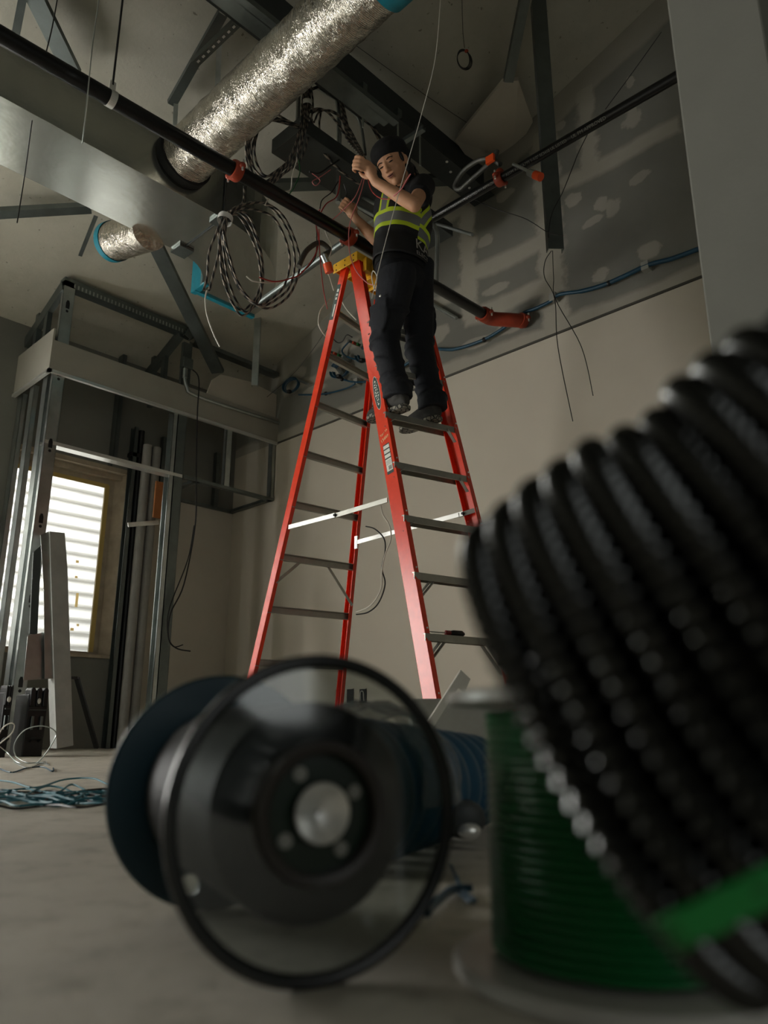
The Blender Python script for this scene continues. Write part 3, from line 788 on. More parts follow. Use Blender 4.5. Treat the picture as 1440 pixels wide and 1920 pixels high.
# trousers
tr = MB()
for (hp, kn, an, s) in ((hipL, kneL, ankL, -1), (hipR, kneR, ankR, 1)):
    m1 = hp.lerp(kn, .45)
    tr.loft([(hp+V(0, -.01, .09), Xv*.10, Yv*.12), (hp, Xv*.105, Yv*.118), (m1+V(0, 0, 0), Xv*.095, Yv*.102), (kn+V(0, 0, .05), Xv*.080, Yv*.082), (kn, Xv*.082, Yv*.086), (kn.lerp(an, .35), Xv*.074, Yv*.082), (kn.lerp(an, .7), Xv*.068, Yv*.078), (an+V(0, .0, .03), Xv*.074, Yv*.088), (an+V(0, 0, -.02), Xv*.076, Yv*.092)], 20)
    # cloth folds around knee and ankle
    for k, (q, r) in enumerate(((kn+V(0, 0, .03), .078), (kn+V(0, 0, -.04), .077), (kn.lerp(an, .35), .073), (kn.lerp(an, .7), .067), (an+V(0, 0, .045), .073), (m1, .092))):
        tilt = V(.25*math.sin(k*2.1), .35*math.cos(k*1.7), 1).normalized(); A = tilt.orthogonal().normalized(); B = tilt.cross(A)
        tr.tube(circ(q, A*r, B*r*1.08, 20), .013, 6)
    # cargo pocket
    pk = hp.lerp(kn, .62)+V(s*.092, .0, 0)
    tr.ball(pk+V(-s*.012, 0, -.01), V(.022, 0, 0), V(0, .078, 0), V(0, 0, .10)); tr.box((pk.x-.010-s*.006, pk.y-.068, pk.z+.035), (pk.x+.010-s*.006, pk.y+.068, pk.z+.08))
tr.loft([(pel+V(0, 0, -.13), Xv*.15, Yv*.115), (pel+V(0, -.01, -.05), Xv*.185, Yv*.13), (pel+V(0, 0, .04), Xv*.172, Yv*.122), (pel+V(0, 0, .09), Xv*.16, Yv*.115)], 24)
to = tr.build('trousers', M_trouser, pr_); finish(to, .008, 5, M_trouser)
q = hipL.lerp(kneL, .5)+V(-.115, -.03, .02)
MB().ball(q+V(0, 0, .035), V(.004, 0, 0), V(0, .008, 0), V(0, 0, .008), 10, 8).build('pocket_snap', M_bright, to, True)
# shirt
sh_ = MB()
tsec = [(pel+V(0, -.005, .0), .188, .135), (pel+V(0, 0, .07), .178, .130), (wai+V(0, 0, .04), .168, .125), (che+V(0, 0, -.03), .182, .140), (che+V(0, 0, .07), .180, .134), (upc+V(0, 0, -.02), .165, .115), (upc+V(0, 0, .04), .10, .085), (upc+V(0, .005, .075), .066, .066)]
sh_.loft([(c_, Xv*a, Yv*b) for c_, a, b in tsec], 28)
for s_, e_ in ((shL, elL), (shR, elR)):
    d_ = (e_-s_).normalized(); A = d_.orthogonal().normalized(); B = d_.cross(A)
    sh_.loft([(s_-d_*.04, A*.062, B*.062), (s_, A*.072, B*.072), (s_+d_*.08, A*.068, B*.068), (s_+d_*.17, A*.066, B*.066)], 18)
    sh_.tube([upc+V(0, 0, -.02), s_], [.085, .066], 14)
    sh_.tube([che+V(0, 0, .02), s_], [.10, .06], 14)
for k in range(7):
    z_ = .02+k*.05; tilt = V(.3*math.sin(k*2.3), .3*math.cos(k*3.1), 1).normalized(); A = tilt.orthogonal().normalized(); B = tilt.cross(A)
so = sh_.build('shirt', M_shirt, pr_); finish(so, .007, 6, M_shirt)
# hi-vis vest: open shell with yellow and silver bands
def mat_vest():
    m = D.materials.new('hi_vis_vest_cloth'); m.use_nodes = True; t = NT(m)
    uv = t.node('ShaderNodeUVMap'); sp = t.node('ShaderNodeSeparateXYZ'); t.link(uv.outputs[0], sp.inputs[0])
    u, v = sp.outputs[0], sp.outputs[1]
    step = t.math('GREATER_THAN', u, .745)
    v = t.math('ADD', v, t.math('MULTIPLY', step, .10))
    def rng(x, a, b): return t.math('MULTIPLY', t.math('GREATER_THAN', x, a), t.math('LESS_THAN', x, b))
    yel = t.math('MAXIMUM', rng(v, .41, .46), rng(v, .545, .595))
    sil = rng(v, .455, .55)
    above = t.math('GREATER_THAN', v, .59)
    uu = t.math('ADD', u, t.math('MULTIPLY', t.math('SUBTRACT', v, .6), -.10))
    s1 = t.math('MULTIPLY', rng(uu, .485, .555), above); s1g = t.math('MULTIPLY', rng(uu, .500, .540), above)
    u2 = t.math('ADD', u, t.math('MULTIPLY', t.math('SUBTRACT', v, .6), -.28))
    s2 = t.math('MULTIPLY', rng(u2, .715, .795), above); s2g = t.math('MULTIPLY', rng(u2, .735, .775), above)
    yel = t.math('MAXIMUM', yel, t.math('MAXIMUM', s1, s2)); sil = t.math('MAXIMUM', sil, t.math('MAXIMUM', s1g, s2g))
    c = t.mix(yel, rgb(19, 20, 23), rgb(196, 222, 40)); c = t.mix(sil, c, rgb(112, 116, 118))
    t.link(c, t.b.inputs['Base Color']); t.b.inputs['Roughness'].default_value = .65
    return m
M_vest = mat_vest()
vsec = [(pel+V(0, -.005, .03), .198, .146), (wai+V(0, 0, .0), .186, .140), (wai+V(0, 0, .06), .182, .138), (che+V(0, 0, -.06), .194, .151), (che+V(0, 0, .0), .196, .152), (che+V(0, 0, .06), .190, .146), (che+V(0, 0, .10), .182, .138)]
N = 64; vv = []; ff = []; uvs = []
zs = [s_[0].z for s_ in vsec]; K = 24
def vsample(t):
    z = zs[0]+(zs[-1]-zs[0])*t
    for i in range(len(vsec)-1):
        if z <= zs[i+1]+1e-9:
            k = (z-zs[i])/(zs[i+1]-zs[i]); c0, a0, b0 = vsec[i]; c1, a1, b1 = vsec[i+1]
            return c0.lerp(c1, k), a0+(a1-a0)*k, b0+(b1-b0)*k
    return vsec[-1]
for j in range(K+1):
    c_, a, b = vsample(j/K)
    for k in range(N+1):
        an = 2*math.pi*k/N; wr = 1+.012*math.sin(an*7+j*.5)+.008*math.sin(an*13-j*.9)
        vv.append(tuple(c_+Xv*(a*math.cos(an)*wr)+Yv*(b*math.sin(an)*wr))); uvs.append((k/N, j/K))
for j in range(K):
    for k in range(N): ff.append((j*(N+1)+k, j*(N+1)+k+1, (j+1)*(N+1)+k+1, (j+1)*(N+1)+k))
me = D.meshes.new('vest'); me.from_pydata(vv, [], ff); ul = me.uv_layers.new(name='UVMap')
for lp in me.loops: ul.data[lp.index].uv = uvs[lp.vertex_index]
me.materials.append(M_vest); me.polygons.foreach_set('use_smooth', [True]*len(me.polygons))
vo = D.objects.new('vest', me); COL.objects.link(vo); vo.parent = pr_; vo.matrix_parent_inverse = Matrix.Translation(-pr_.location)
sm = vo.modifiers.new('thick', 'SOLIDIFY'); sm.thickness = .003
def wrap(u0, t0):
    def f_(co):
        t = t0+co.y/(zs[-1]-zs[0]); c_, a, b = vsample(max(0, min(1, t)))
        an = 2*math.pi*u0+co.x/.165
        return c_+Xv*((a*1.03)*math.cos(an))+Yv*((b*1.03)*math.sin(an))
    return f_
text_mesh('back_lettering', 'KAT', .088, None, M_white, vo, wrap=wrap(.722, .20), align='LEFT', bold=.0006)
text_mesh('back_small_lettering', 'ELECTRIC', .034, None, M_white, vo, wrap=wrap(.725, .06), align='LEFT')
# cap, hair
cp = MB()
cp.ball(H(0, -.026, .070), hx*.096, hy*.114, hz*.070, 28, 16)
cp.ball(H(0, -.068, .026), hx*.088, hy*.072, hz*.066, 24, 14)
cp.ball(H(0, -.118, .018), hx*.060, hy*.052, hz*.016, 20, 8)       # brim turned to the back
cpo = cp.build('cap', M_shirt, pr_); finish(cpo, .006, 4, M_shirt)
hr = MB()
hr.ball(H(0, -.070, -.040), hx*.070, hy*.055, hz*.062, 20, 12)
for s in (-1, 1): hr.ball(H(s*.068, .012, .008), hx*.008, hy*.016, hz*.028, 12, 8)
random.seed(3)
for k in range(60):
    s = random.uniform(-1, 1); q0 = H(s*.06, -.085-.03*(1-abs(s)), -.03+random.uniform(-.03, .03))
    q1 = q0+hx*random.uniform(-.01, .01)-hy*random.uniform(.01, .04)-hz*random.uniform(.02, .05); q2 = q1-ZZ*random.uniform(.02, .06)-hy*random.uniform(0, .04)
    hr.tube(spline([q0, q1, q2], 4), [.004]*5+[.002]*4, 5)
hr.build('hair', M_hair, pr_, True)
# boots
def sole_mat():
    m = D.materials.new('lugged_sole'); m.use_nodes = True; t = NT(m); co = t.coord('Object')
    x = t.node('ShaderNodeTexVoronoi', feature='DISTANCE_TO_EDGE'); x.inputs['Scale'].default_value = 38; t.link(co, x.inputs['Vector'])
    t.link(t.ramp(x.outputs[0], [(.06, rgb(30, 30, 28)), (.14, rgb(132, 128, 116))]), t.b.inputs['Base Color']); t.b.inputs['Roughness'].default_value = .85
    return m
M_lug = sole_mat()
def boot(hx_, hy_, ank, lbl):
    def sec(y, w_, z0, z1, xo=0):
        return (V(hx_+xo, hy_+y, SZ+(z0+z1)/2), V(w_, 0, 0), V(0, 0, (z1-z0)/2))
    up = MB()
    up.loft([sec(.0, .020, .02, .07), sec(.02, .036, .02, .13), (V(hx_, hy_+.07, SZ+.08), V(.038, 0, 0), V(0, 0, .062)), sec(.13, .040, .02, .115), sec(.2, .047, .02, .085), sec(.26, .044, .02, .068), sec(.292, .026, .02, .052)], 18)
    up.tube([V(hx_, hy_+.055, SZ+.06), ank+V(0, -.005, .07)], [.046, .05], 16)
    so_ = MB(); pts = []
    prof = [(0, .024), (.012, .034), (.06, .037), (.11, .034), (.17, .044), (.22, .050), (.265, .044), (.292, .026), (.3, .008)]
    l_ = [V(hx_-w_, hy_+y, SZ) for y, w_ in prof]; r_ = [V(hx_+w_, hy_+y, SZ) for y, w_ in reversed(prof)]
    so_.prism(l_+r_, (0, 0, .026))
    b_ = up.build('boot', M_boot, pr_); finish(b_, .006, 4, M_boot); b_['label'] = lbl
    s2 = so_.build('sole', M_lug, b_); s2.modifiers.new('bevel', 'BEVEL').width = .004
boot(2.85, 2.565, ankL, 'worn boot nearer the camera'); boot(3.09, 2.54, ankR, 'worn boot farther from the camera')
# ================================================================ OVERHEAD SERVICES
# sprinkler main, runs parallel to the closet front
YP = 2.98
a0 = onY(-260, -70, YP); a1 = onY(908, 590, YP)
a0 = V(-1.6, YP, onY(0, 78, YP).z-.03)
pa_, pb_ = a0, a1
sm_ = thing('sprinkler_main_pipe', ((a0.x+a1.x)/2, YP, a1.z), 'thick black sprinkler pipe crossing the room with orange-red couplings', 'pipe')
MB().tube([pa_, pb_], .039, 28).build('pipe', M_black_pipe, sm_, True)
def main_at(px, py): 
    x = onY(px, py, YP).x; t = (x-pa_.x)/(pb_.x-pa_.x); return pa_.lerp(pb_, t)
dm = (pb_-pa_).normalized()
def coupling(c, d, r, parent, name='coupling'):
    mb = MB(); mb.lathe(c-d*.026, d, [(0, r+.002), (0, r+.012), (.008, r+.016), (.044, r+.016), (.052, r+.012), (.052, r+.002)], 24)
    s = d.cross(ZZ).normalized()
    for k in (-1, 1):
        mb.ball(c+s*k*(r+.024), d*.02, s*.016, ZZ*.017, 12, 8)
    o = mb.build(name, M_orange, parent, True)
    for k in (-1, 1): MB().tube([c+s*k*(r+.027)-ZZ*.032, c+s*k*(r+.027)+ZZ*.032], .006, 8).build('bolt', M_bright, o, True)
    return o
coupling(main_at(441, 328), dm, .039, sm_); coupling(main_at(655, 446), dm, .039, sm_)
# end elbow into the wall
ec = [pb_-dm*.03, pb_+dm*.08, onX(958, 600, 4.34), onX(985, 602, 4.44)]
eo = MB().tube(spline(ec, 6), .052, 24).build('elbow', M_orange, sm_, True)
coupling(pb_, dm, .040, sm_); 
ee = onX(978, 601, 4.41); coupling(ee, V(1, -.1, 0).normalized(), .040, sm_)
# clevis hangers with rods
for px, py, tx_, ty_ in ((208, 188, 243, 0),):
    c = main_at(px, py); g_ = MB()
    g_.tube(circ(c, dm.cross(ZZ)*.043, ZZ*.043, 28), .004, 6)
    s = dm.cross(ZZ).normalized()
    g2 = MB(); ring = circ(c, s*.0415, ZZ*.0415, 28)
    vs = []; 
    for p in ring: vs += [p-dm*.016, p+dm*.016]
    g2.add(vs, [(2*i, 2*i+1, 2*i+3, 2*i+2) for i in range(28)])
    g2.bar(c+ZZ*.04, c+ZZ*.10, .03, .006, up=s)
    hg = thing('pipe_hanger', c, 'zinc loop hanger with threaded rod carrying the thick black pipe', 'hanger')
    lo_ = g2.build('hanger_loop', M_bright, hg); lo_.modifiers.new('t', 'SOLIDIFY').thickness = .003
    MB().tube([c+ZZ*.08, V(c.x, c.y, ceil_z(c.y)+.02)], .0055, 8).build('rod', M_dark, hg, True)
# second sprinkler pipe, runs towards the right
XP = 3.5
b0 = onX(770, 433, XP); b1 = onX(1275, 140, XP); d2 = (b1-b0).normalized()
b0 = b0-d2*.1; b1 = b1+d2*1.2
sp2 = thing('sprinkler_branch_pipe', ((b0.x+b1.x)/2, (b0.y+b1.y)/2, b0.z), 'black printed sprinkler pipe running behind the person towards the right pier', 'pipe')
po = MB().tube([b0, b1], .030, 24).build('pipe', M_black_pipe, sp2, True)
lat = d2.cross(ZZ).normalized(); face = (lat*.75-ZZ*.66).normalized(); upv = face.cross(d2).normalized()
mt = Matrix((d2, upv, face)).transposed().to_4x4()
def pipe_text(px, py, txt, size):
    c = onX(px, py, XP); t_ = (c-b0).dot(d2); m_ = mt.copy(); m_.translation = b0+d2*t_+face*.0305
    text_mesh('pipe_lettering', txt, size, m_, mat('grey_print', rgb(120, 120, 114), .6), po, align='LEFT')
pipe_text(822, 402, 'STEEL SPRINKLER PIPE UL LISTED FM APPROVED', .024)
pipe_text(952, 330, 'ASTM A135 A795 1-1/2" SCH10 UL LISTED', .024)
pipe_text(1075, 262, 'UL FM APPROVED', .028)
cc = onX(937, 322, XP); cc = b0+d2*(cc-b0).dot(d2); coupling(cc, d2, .030, sp2, 'outlet_coupling')
MB().ball(cc+ZZ*.04, V(.03, 0, 0), V(0, .03, 0), ZZ*.04, 14, 10).build('outlet_boss', M_orange, sp2, True)
# flexible braided sprinkler hoses
M_braid = mat('braided_steel_hose', rgb(100, 100, 95), .42, .85, var=.25, vs=120, bump=.6, bs=350)
def onXl(pts, x): return [onX(a, b, x) for a, b in pts]
h1 = thing('flexible_sprinkler_hose', cc, 'braided steel hose looping from the right pipe, orange tag and orange-capped head', 'hose')
MB().tube(spline(onXl([(938, 308), (920, 298), (895, 302), (868, 322), (853, 348), (862, 355), (880, 340), (905, 318), (925, 300), (932, 282)], 3.45), 6), .016, 14).build('hose', M_braid, h1, True)
q = onX(921, 301, 3.43); MB().box((q.x-.02, q.y-.03, q.z-.022), (q.x+.0, q.y+.03, q.z+.03)).build('orange_tag', M_redcap, h1)
hp = onXl([(962, 308), (985, 318), (998, 325)], 3.42); MB().tube(hp, .010, 8).build('nipple', M_galv, h1, True)
q0, q1, q2 = onXl([(992, 323), (1003, 328), (1014, 332)], 3.42)
MB().tube([q0, q1], .022, 14).build('head_fitting', M_galv, h1, True); MB().tube([q1, q2], .026, 16).build('orange_cap', M_redcap, h1, True)
h2 = thing('flexible_sprinkler_hose', main_at(655, 452), 'braided hose over the thin pipe, ending in an orange cap beside the ladder top', 'hose')
MB().tube(spline([onY(a, b, 3.1) for a, b in ((560, 500), (575, 470), (600, 455), (618, 470), (606, 478))], 6), .016, 14).build('hose', M_braid, h2, True)
q0, q1, q2 = [onY(a, b, 2.95) for a, b in ((606, 478), (613, 494), (618, 511))]
MB().tube([q0, q1], .020, 14).build('head_fitting', M_galv, h2, True); MB().tube([q1, q2], .026, 16).build('orange_cap', M_redcap, h2, True)
# thin branch line going back from the coupling
bq0 = onY(652, 449, 3.02); bq1 = onZ(480, 572, bq0.z-.10)
br_ = MB().tube([bq0, bq0.lerp(bq1, 1.0)], .022, 16).build('branch_line', M_galv_dark, None, True); tag(br_, 'thin dull metal pipe running back from the thick pipe above the ladder', 'pipe')

# ---- rectangular duct with flat elbow
ZD = 3.36; HD = .42
df = onZ(395, 396, ZD).y; db = onZ(310, 460, ZD).y
ecx = onZ(400, 400, ZD).x+.08; ecy = onZ(355, 540, ZD).y; ro_ = ecy-df; ri_ = ecy-db
print('duct', df, db, ecx, ecy)
du = thing('rectangular_air_duct', (1.2, (df+db)/2, ZD), 'large rectangular galvanised air duct ending in a flat elbow with a teal taped end', 'duct')
def slab(poly, z0, z1): return [V(p[0], p[1], z0) for p in poly]
M_duct = mat('duct_sheet_metal', rgb(212, 215, 209), .20, .95, var=.07, vs=3, bump=.12, bs=3, dist=.02)
M_duct_side = M_duct
MB().box((-2.2, df, ZD), (ecx-.02, db, ZD+HD)).build('duct_run', M_duct, du, bevel=.002)
arc_o = [(ecx+ro_*math.sin(t), ecy-ro_*math.cos(t)) for t in [math.pi/2*i/16 for i in range(17)]]
arc_i = [(ecx+ri_*math.sin(t), ecy-ri_*math.cos(t)) for t in [math.pi/2*i/16 for i in range(17)]]
MB().prism([V(x, y, ZD+.002) for x, y in arc_o+arc_i[::-1]], (0, 0, HD-.004)).build('duct_elbow', M_duct, du)
MB().box((ecx-.012, df-.004, ZD-.003), (ecx-.006, db+.004, ZD+HD+.004)).build('joint_flange', M_galv, du)
MB().box((ecx-.06, db-.10, ZD-.02), (ecx+.05, db+.02, ZD-.001)).build('corner_bracket', M_galv_dark, du)
MB().box((ecx-.06, df-.02, ZD-.02), (ecx+.05, df+.08, ZD-.001)).build('corner_bracket', M_galv_dark, du)
MB().box((ecx+ri_-.01, ecy-.02, ZD-.012), (ecx+ro_+.01, ecy+.02, ZD+HD+.01)).build('teal_tape_end', M_teal, du)
MB().box((ecx+ri_-.012, ecy-.14, ZD-.008), (ecx+ri_+.03, ecy+.04, ZD+HD)).build('teal_tape_corner', M_teal, du)
# black foam collar + foil wrapped round duct
fa = onY(345, 300, df-.02)
def foil_mat():
    m = D.materials.new('crinkled_foil_wrap'); m.use_nodes = True; t = NT(m)
    t.b.inputs['Base Color'].default_value = rgb(232, 226, 214); t.b.inputs['Metallic'].default_value = .97; t.b.inputs['Roughness'].default_value = .13
    co = t.coord('Object'); mp = t.node('ShaderNodeMapping'); mp.inputs['Scale'].default_value = (1.2, 5, 1.2); t.link(co, mp.inputs[0])
    a = t.noise(mp.outputs[0], 3.0, 5, .65, .6); b = t.noise(co, 8, 5, .7, 1.0)
    wv = t.node('ShaderNodeTexWave', bands_direction='Y'); wv.inputs['Scale'].default_value = 34; wv.inputs['Distortion'].default_value = .6; t.link(co, wv.inputs[0])
    h_ = t.math('ADD', t.math('MULTIPLY', a, .9), t.math('ADD', t.math('MULTIPLY', b, .35), t.math('MULTIPLY', wv.outputs[1], .05)))
    t.bump(h_, .8, .05); return m
M_foil = foil_mat()
fe = V(fa.x+.03, 1.98, fa.z+.10)
df_ = (fe-fa).normalized()
fx = thing('foil_wrapped_round_duct', fa.lerp(fe, .5), 'silver foil-wrapped round duct rising to the upper edge, teal tape at its end', 'duct')
RD = .165
mb = MB(); nseg, nr = 90, 72; u_ = df_.orthogonal().normalized(); v_ = df_.cross(u_); vs = []
L_ = (fe-fa).length
from mathutils import noise as mnoise
for i in range(nseg+1):
    for k in range(nr):
        an = 2*math.pi*k/nr; q = fa+df_*(L_*i/nseg)
        dirv = u_*math.cos(an)+v_*math.sin(an)
        nn = mnoise.noise(V(an*2.2, i*.32, 1.7))*.5+mnoise.noise(V(an*6, i*.75, 4.1))*.3
        vs.append(q+dirv*(RD+.010*nn))
fs = [(i*nr+k, i*nr+(k+1) % nr, (i+1)*nr+(k+1) % nr, (i+1)*nr+k) for i in range(nseg) for k in range(nr)]
mb.add(vs, fs); fo_ = mb.build('foil_sleeve', M_foil, fx, True)
MB().lathe(fe-df_*.05, df_, [(0, RD+.012), (.10, RD+.012), (.10, .0)], 40).build('teal_tape', M_teal, fx, True)
MB().lathe(fa+df_*.0, df_, [(-.02, RD+.018), (.03, RD+.018), (.032, RD)], 40).build('foam_collar', M_dark, fx, True)
# second round take-off behind the duct
ta_ = onY(278, 432, db+.0); tb_ = onY(213, 453, db+.42); dt_ = (tb_-ta_).normalized()
tk = thing('foil_duct_stub', tb_, 'short foil-wrapped duct stub with a teal taped mouth below the rectangular duct', 'duct')
MB().tube([ta_-dt_*.02, ta_.lerp(tb_, .5), tb_], .135, 36).build('foil_sleeve', M_foil, tk, True)
MB().lathe(tb_-dt_*.03, dt_, [(0, .141), (.055, .141), (.058, .0)], 36).build('teal_tape', M_teal, tk, True)

# ---- steel beam under the ceiling, wireway box, strut rack
zb = 4.33
def beam_x(px, py): return onZ(px, py, zb)
p0, p1 = beam_x(790, 247), beam_x(920, 370); q0, q1 = beam_x(700, 228), beam_x(880, 392)
y0_, y1_ = (p0.y+p1.y)/2, (q0.y+q1.y)/2; xe_ = min(beam_x(905, 392).x, XW-.02)
print('beam', y0_, y1_, xe_)
bm_ = thing('steel_ceiling_beam', (1.5, (y0_+y1_)/2, zb), 'wide grey steel beam running under the sloping ceiling', 'beam')
MB().box((-2.7, y0_, zb), (xe_, y1_, zb+.012)).build('bottom_flange', M_steel, bm_)
MB().box((-2.7, (y0_+y1_)/2-.006, zb+.012), (xe_, (y0_+y1_)/2+.006, ceil_z(y1_)-.0)).build('web', M_steel, bm_)
rv = MB()
for px, py in ((838, 303), (845, 322), (870, 322), (880, 352), (903, 363)):
    c_ = beam_x(px, py); rv.ball(V(c_.x, c_.y, zb-.002), V(.012, 0, 0), V(0, .012, 0), ZZ*.006, 8, 6)
rv.build('bolts', M_bright, bm_, True)
zx = 3.85
c0_, c1_ = onZ(507, 286, zx), onZ(566, 244, zx)
wx0 = (c0_.x+c1_.x)/2; ex = onZ(830, 420, zx).x
ww = MB().box((wx0, c1_.y, zx), (4.1, c0_.y, zx+.11)).build('grey_wireway_box', M_steel, None, bevel=.003)
tag(ww, 'long flat grey steel box hung behind the looped cables', 'box')
# rack of strut rails seen at the top
zr = 4.0
for i, (px, py, lb) in enumerate(((405, 0, 'lowest dark strut rail of the three at the top edge left of the foil duct'), (428, 0, 'middle dark strut rail of the three at the top edge left of the foil duct'), (450, 0, 'upper dark strut rail of the three at the top edge left of the foil duct'))):
    c_ = onZ(px, py, zr); r_ = MB().channel((c_.x-1.5, c_.y, zr), (c_.x+1.25, c_.y, zr), .05, .04, lip=.01).build('strut_rail', M_galv_dark); tag(r_, lb, 'strut rail', 'strut rails at the top edge')
# diagonal braces
def brace(name, p, q, w_, lbl, off=.16, off2=None, m=None, thick=.04, cat='brace', chan=True):
    a = onC(p[0], p[1], off); b = onC(q[0], q[1], off if off2 is None else off2)
    o = (MB().channel(a, b, w_, thick, up=ZZ) if chan else MB().bar(a, b, w_, thick)).build(name, m or M_galv_dark); tag(o, lbl, cat); return o
brace('ceiling_brace', (44, -10), (27, 78), .045, 'narrow dark brace at the top left corner above the black pipe')
brace('ceiling_brace', (63, -5), (135, 140), .11, 'wide grey metal brace slanting down behind the black pipe at upper left')
brace('ceiling_brace', (-20, 405), (170, 394), .09, 'dark horizontal brace at the left edge under the rectangular duct')
brace('ceiling_brace', (275, 430), (408, 700), .12, 'long grey brace slanting from the rectangular duct down to the bulkhead', .12, .35)
brace('ceiling_brace', (512, 352), (862, 340), .11, 'dark brace crossing level behind the hands of the person', .2)
brace('ceiling_brace', (322, 198), (418, 28), .06, 'grey angle brace left of the foil duct', .12)
o = brace('slotted_strut', (365, 122), (458, 33), .05, 'slotted strut bar crossing to the dark rails at the top', .28)
sl = MB()
for k in range(9):
    a = onC(370+k*9.5, 117-k*9.2, .285); b = onC(374+k*9.5, 113-k*9.2, .285); sl.bar(a, b, .014, .002)
sl.build('slots', M_white, o)
brace('hanger_strap', (413, 33), (408, 162), .035, 'thin flat hanger strap beside the grey angle brace', .1, thick=.004, chan=False, m=M_galv)
brace('hanger_strap', (330, 195), (328, 235), .03, 'short flat strap where the angle brace meets the foil duct', .3, thick=.004, chan=False, m=M_galv)
brace('ceiling_post', (985, -10), (953, 150), .065, 'slim square grey post above the boxed ceiling return', .32, .34, chan=False, thick=.065)
brace('hanger_strap', (180, 405), (150, 480), .03, 'thin strap under the rectangular duct near the stud frame', .2, .05, thick=.004, chan=False)
# hanging steel studs
def hang(px, py, w_, X, lbl, top=None, m=None):
    c_ = onX(px, py, X)
    o = MB().channel((c_.x, c_.y, c_.z), (c_.x, c_.y, top or ceil_z(c_.y)+.02), w_, .05, up=V(.69, .72, 0)).build('hanging_stud', m or M_galv_dark); tag(o, lbl, 'metal stud'); return c_
hs = hang(1043, 466, .10, 3.75, 'grey metal stud hanging down in front of the taped grey wall')
hang(477, 722, .06, 3.9, 'galvanised stud hanging beside the cable coil down to the bulkhead', m=M_galv)
# trapeze hangers right of the ladder top: threaded rods with clamps
for i, (x0, yt, yb_, lb) in enumerate(((684, 170, 258, 'thin threaded rod with a clamp left of the cap of the person'), (749, 218, 275, 'thin threaded rod with a clamp just above the cap'), (790, 245, 330, 'thin threaded rod with a clamp right of the cap'))):
    ct_ = onZ(x0-3, yt, zb-.02); c_ = ct_.copy()
    zlo = c_.z-.30 if i != 1 else c_.z-.2
    e = thing('threaded_rod', ct_, lb, 'rod', 'threaded rods on the steel beam')
    MB().tube([ct_+ZZ*.05, V(ct_.x, ct_.y, zlo)], .007, 8).build('rod', M_galv, e, True)
    MB().box((ct_.x-.02, ct_.y-.02, zb-.03), (ct_.x+.02, ct_.y+.03, zb+.03)).build('beam_clamp', M_galv_dark, e)
tz = onZ(752, 272, 4.05); tz2 = onZ(795, 244, 4.05)
o = MB().channel(tz, tz2, .035, .03).build('cross_strut', M_galv_dark); tag(o, 'short strut crossing between two threaded rods beside the cap', 'strut')
# EMT conduits
def conduit(pts, r, lbl, m=None, n=8):
    o = MB().tube(spline(pts, n), r, 12).build('conduit', m or M_galv, None, True); tag(o, lbl, 'conduit'); return o
oX = lambda L, x: [onX(a, b, x) for a, b in L]
conduit(oX([(800, 412), (815, 425), (820, 445), (819, 500), (818, 545)], 3.7), .016, 'metal conduit bending down the wall just right of the vest')
conduit(oX([(806, 416), (886, 440)], 3.9), .013, 'short straight conduit below the right sprinkler pipe')
conduit(oX([(668, 362), (760, 415)], 3.3), .014, 'thin conduit with green tape passing behind the raised forearm')
conduit(oX([(640, 370), (752, 432)], 3.25), .014, 'thin conduit lowest behind the lowered forearm')
conduit(oX([(803, 566), (856, 597)], 4.43), .015, 'short conduit stub with green tape left of the orange elbow')
conduit(oX([(640, 445), (705, 410), (712, 402)], 3.9), .013, 'bent conduit end beside the waist of the person')
q = onX(886, 439, 3.9); 
conduit([onY(595, 128, 3.3), onY(625, 165, 3.3), onY(635, 215, 3.3), onY(635, 330, 3.3), onY(634, 380, 3.3)], .018, 'conduit curving down from the steel beam among the looped cables')
conduit([onY(560, 175, 3.4), onY(558, 235, 3.4)], .016, 'short upright conduit left of the tied cable bundle')
conduit([onY(595, 165, 3.35), onY(655, 205, 3.35), onY(675, 230, 3.35), (onY(685, 290, 3.3))], .012, 'thin conduit bending towards the raised hand')
# pipe on the bulkhead
bpx = [onY(346, 690, YF-.03), onY(350, 725, YF-.03), onY(375, 745, YF-.03), onY(520, 792, YF-.03), onY(530, 794, YF-.03)]
conduit(bpx, .016, 'galvanised conduit bending from the junction box along the bulkhead')
jb = onY(350, 683, YF-.04); e = thing('junction_box', jb, 'small grey junction box on the closet post with a black cable', 'junction box')
MB().box((jb.x-.05, YF-.07, jb.z-.045), (jb.x+.05, YF-.005, jb.z+.055)).build('box', M_galv_dark, e, bevel=.004)
MB().tube([jb+V(-.01, -.0, -.05), jb+V(-.01, 0, -.14)], .024, 12).build('connector', M_galv, e, True)
MB().tube(spline([onY(a, b, YF-.06) for a, b in ((361, 693), (373, 712), (370, 780), (368, 900), (366, 985), (345, 1095), (320, 1150), (316, 1195), (330, 1215), (357, 1221))], 6), .006, 6).build('cable', M_blackwire, e, True)
MB().tube(spline([onY(a, b, YF-.05) for a, b in ((364, 985), (352, 1050), (318, 1140), (315, 1190), (325, 1212), (343, 1209))], 6), .005, 6).build('cable', M_blackwire, e, True)

P_ = [onY(a, b, YF+.03) for a, b in ((384, 748), (398, 712), (414, 702), (470, 716), (522, 742), (522, 788))]
o = MB().prism(P_, (0, .016, 0)).build('drywall_offcut', M_cream); tag(o, 'pale cut piece of drywall standing on the bulkhead behind the conduit', 'drywall piece')
a_, b_ = onY(352, 632, YF-.05), onY(388, 578, YF-.05)
o = MB().channel(a_, b_, .07, .04, up=V(0, 1, 0)).build('track_offcut', M_galv_dark); tag(o, 'short end of metal track sticking up beside the long grey brace', 'metal track')
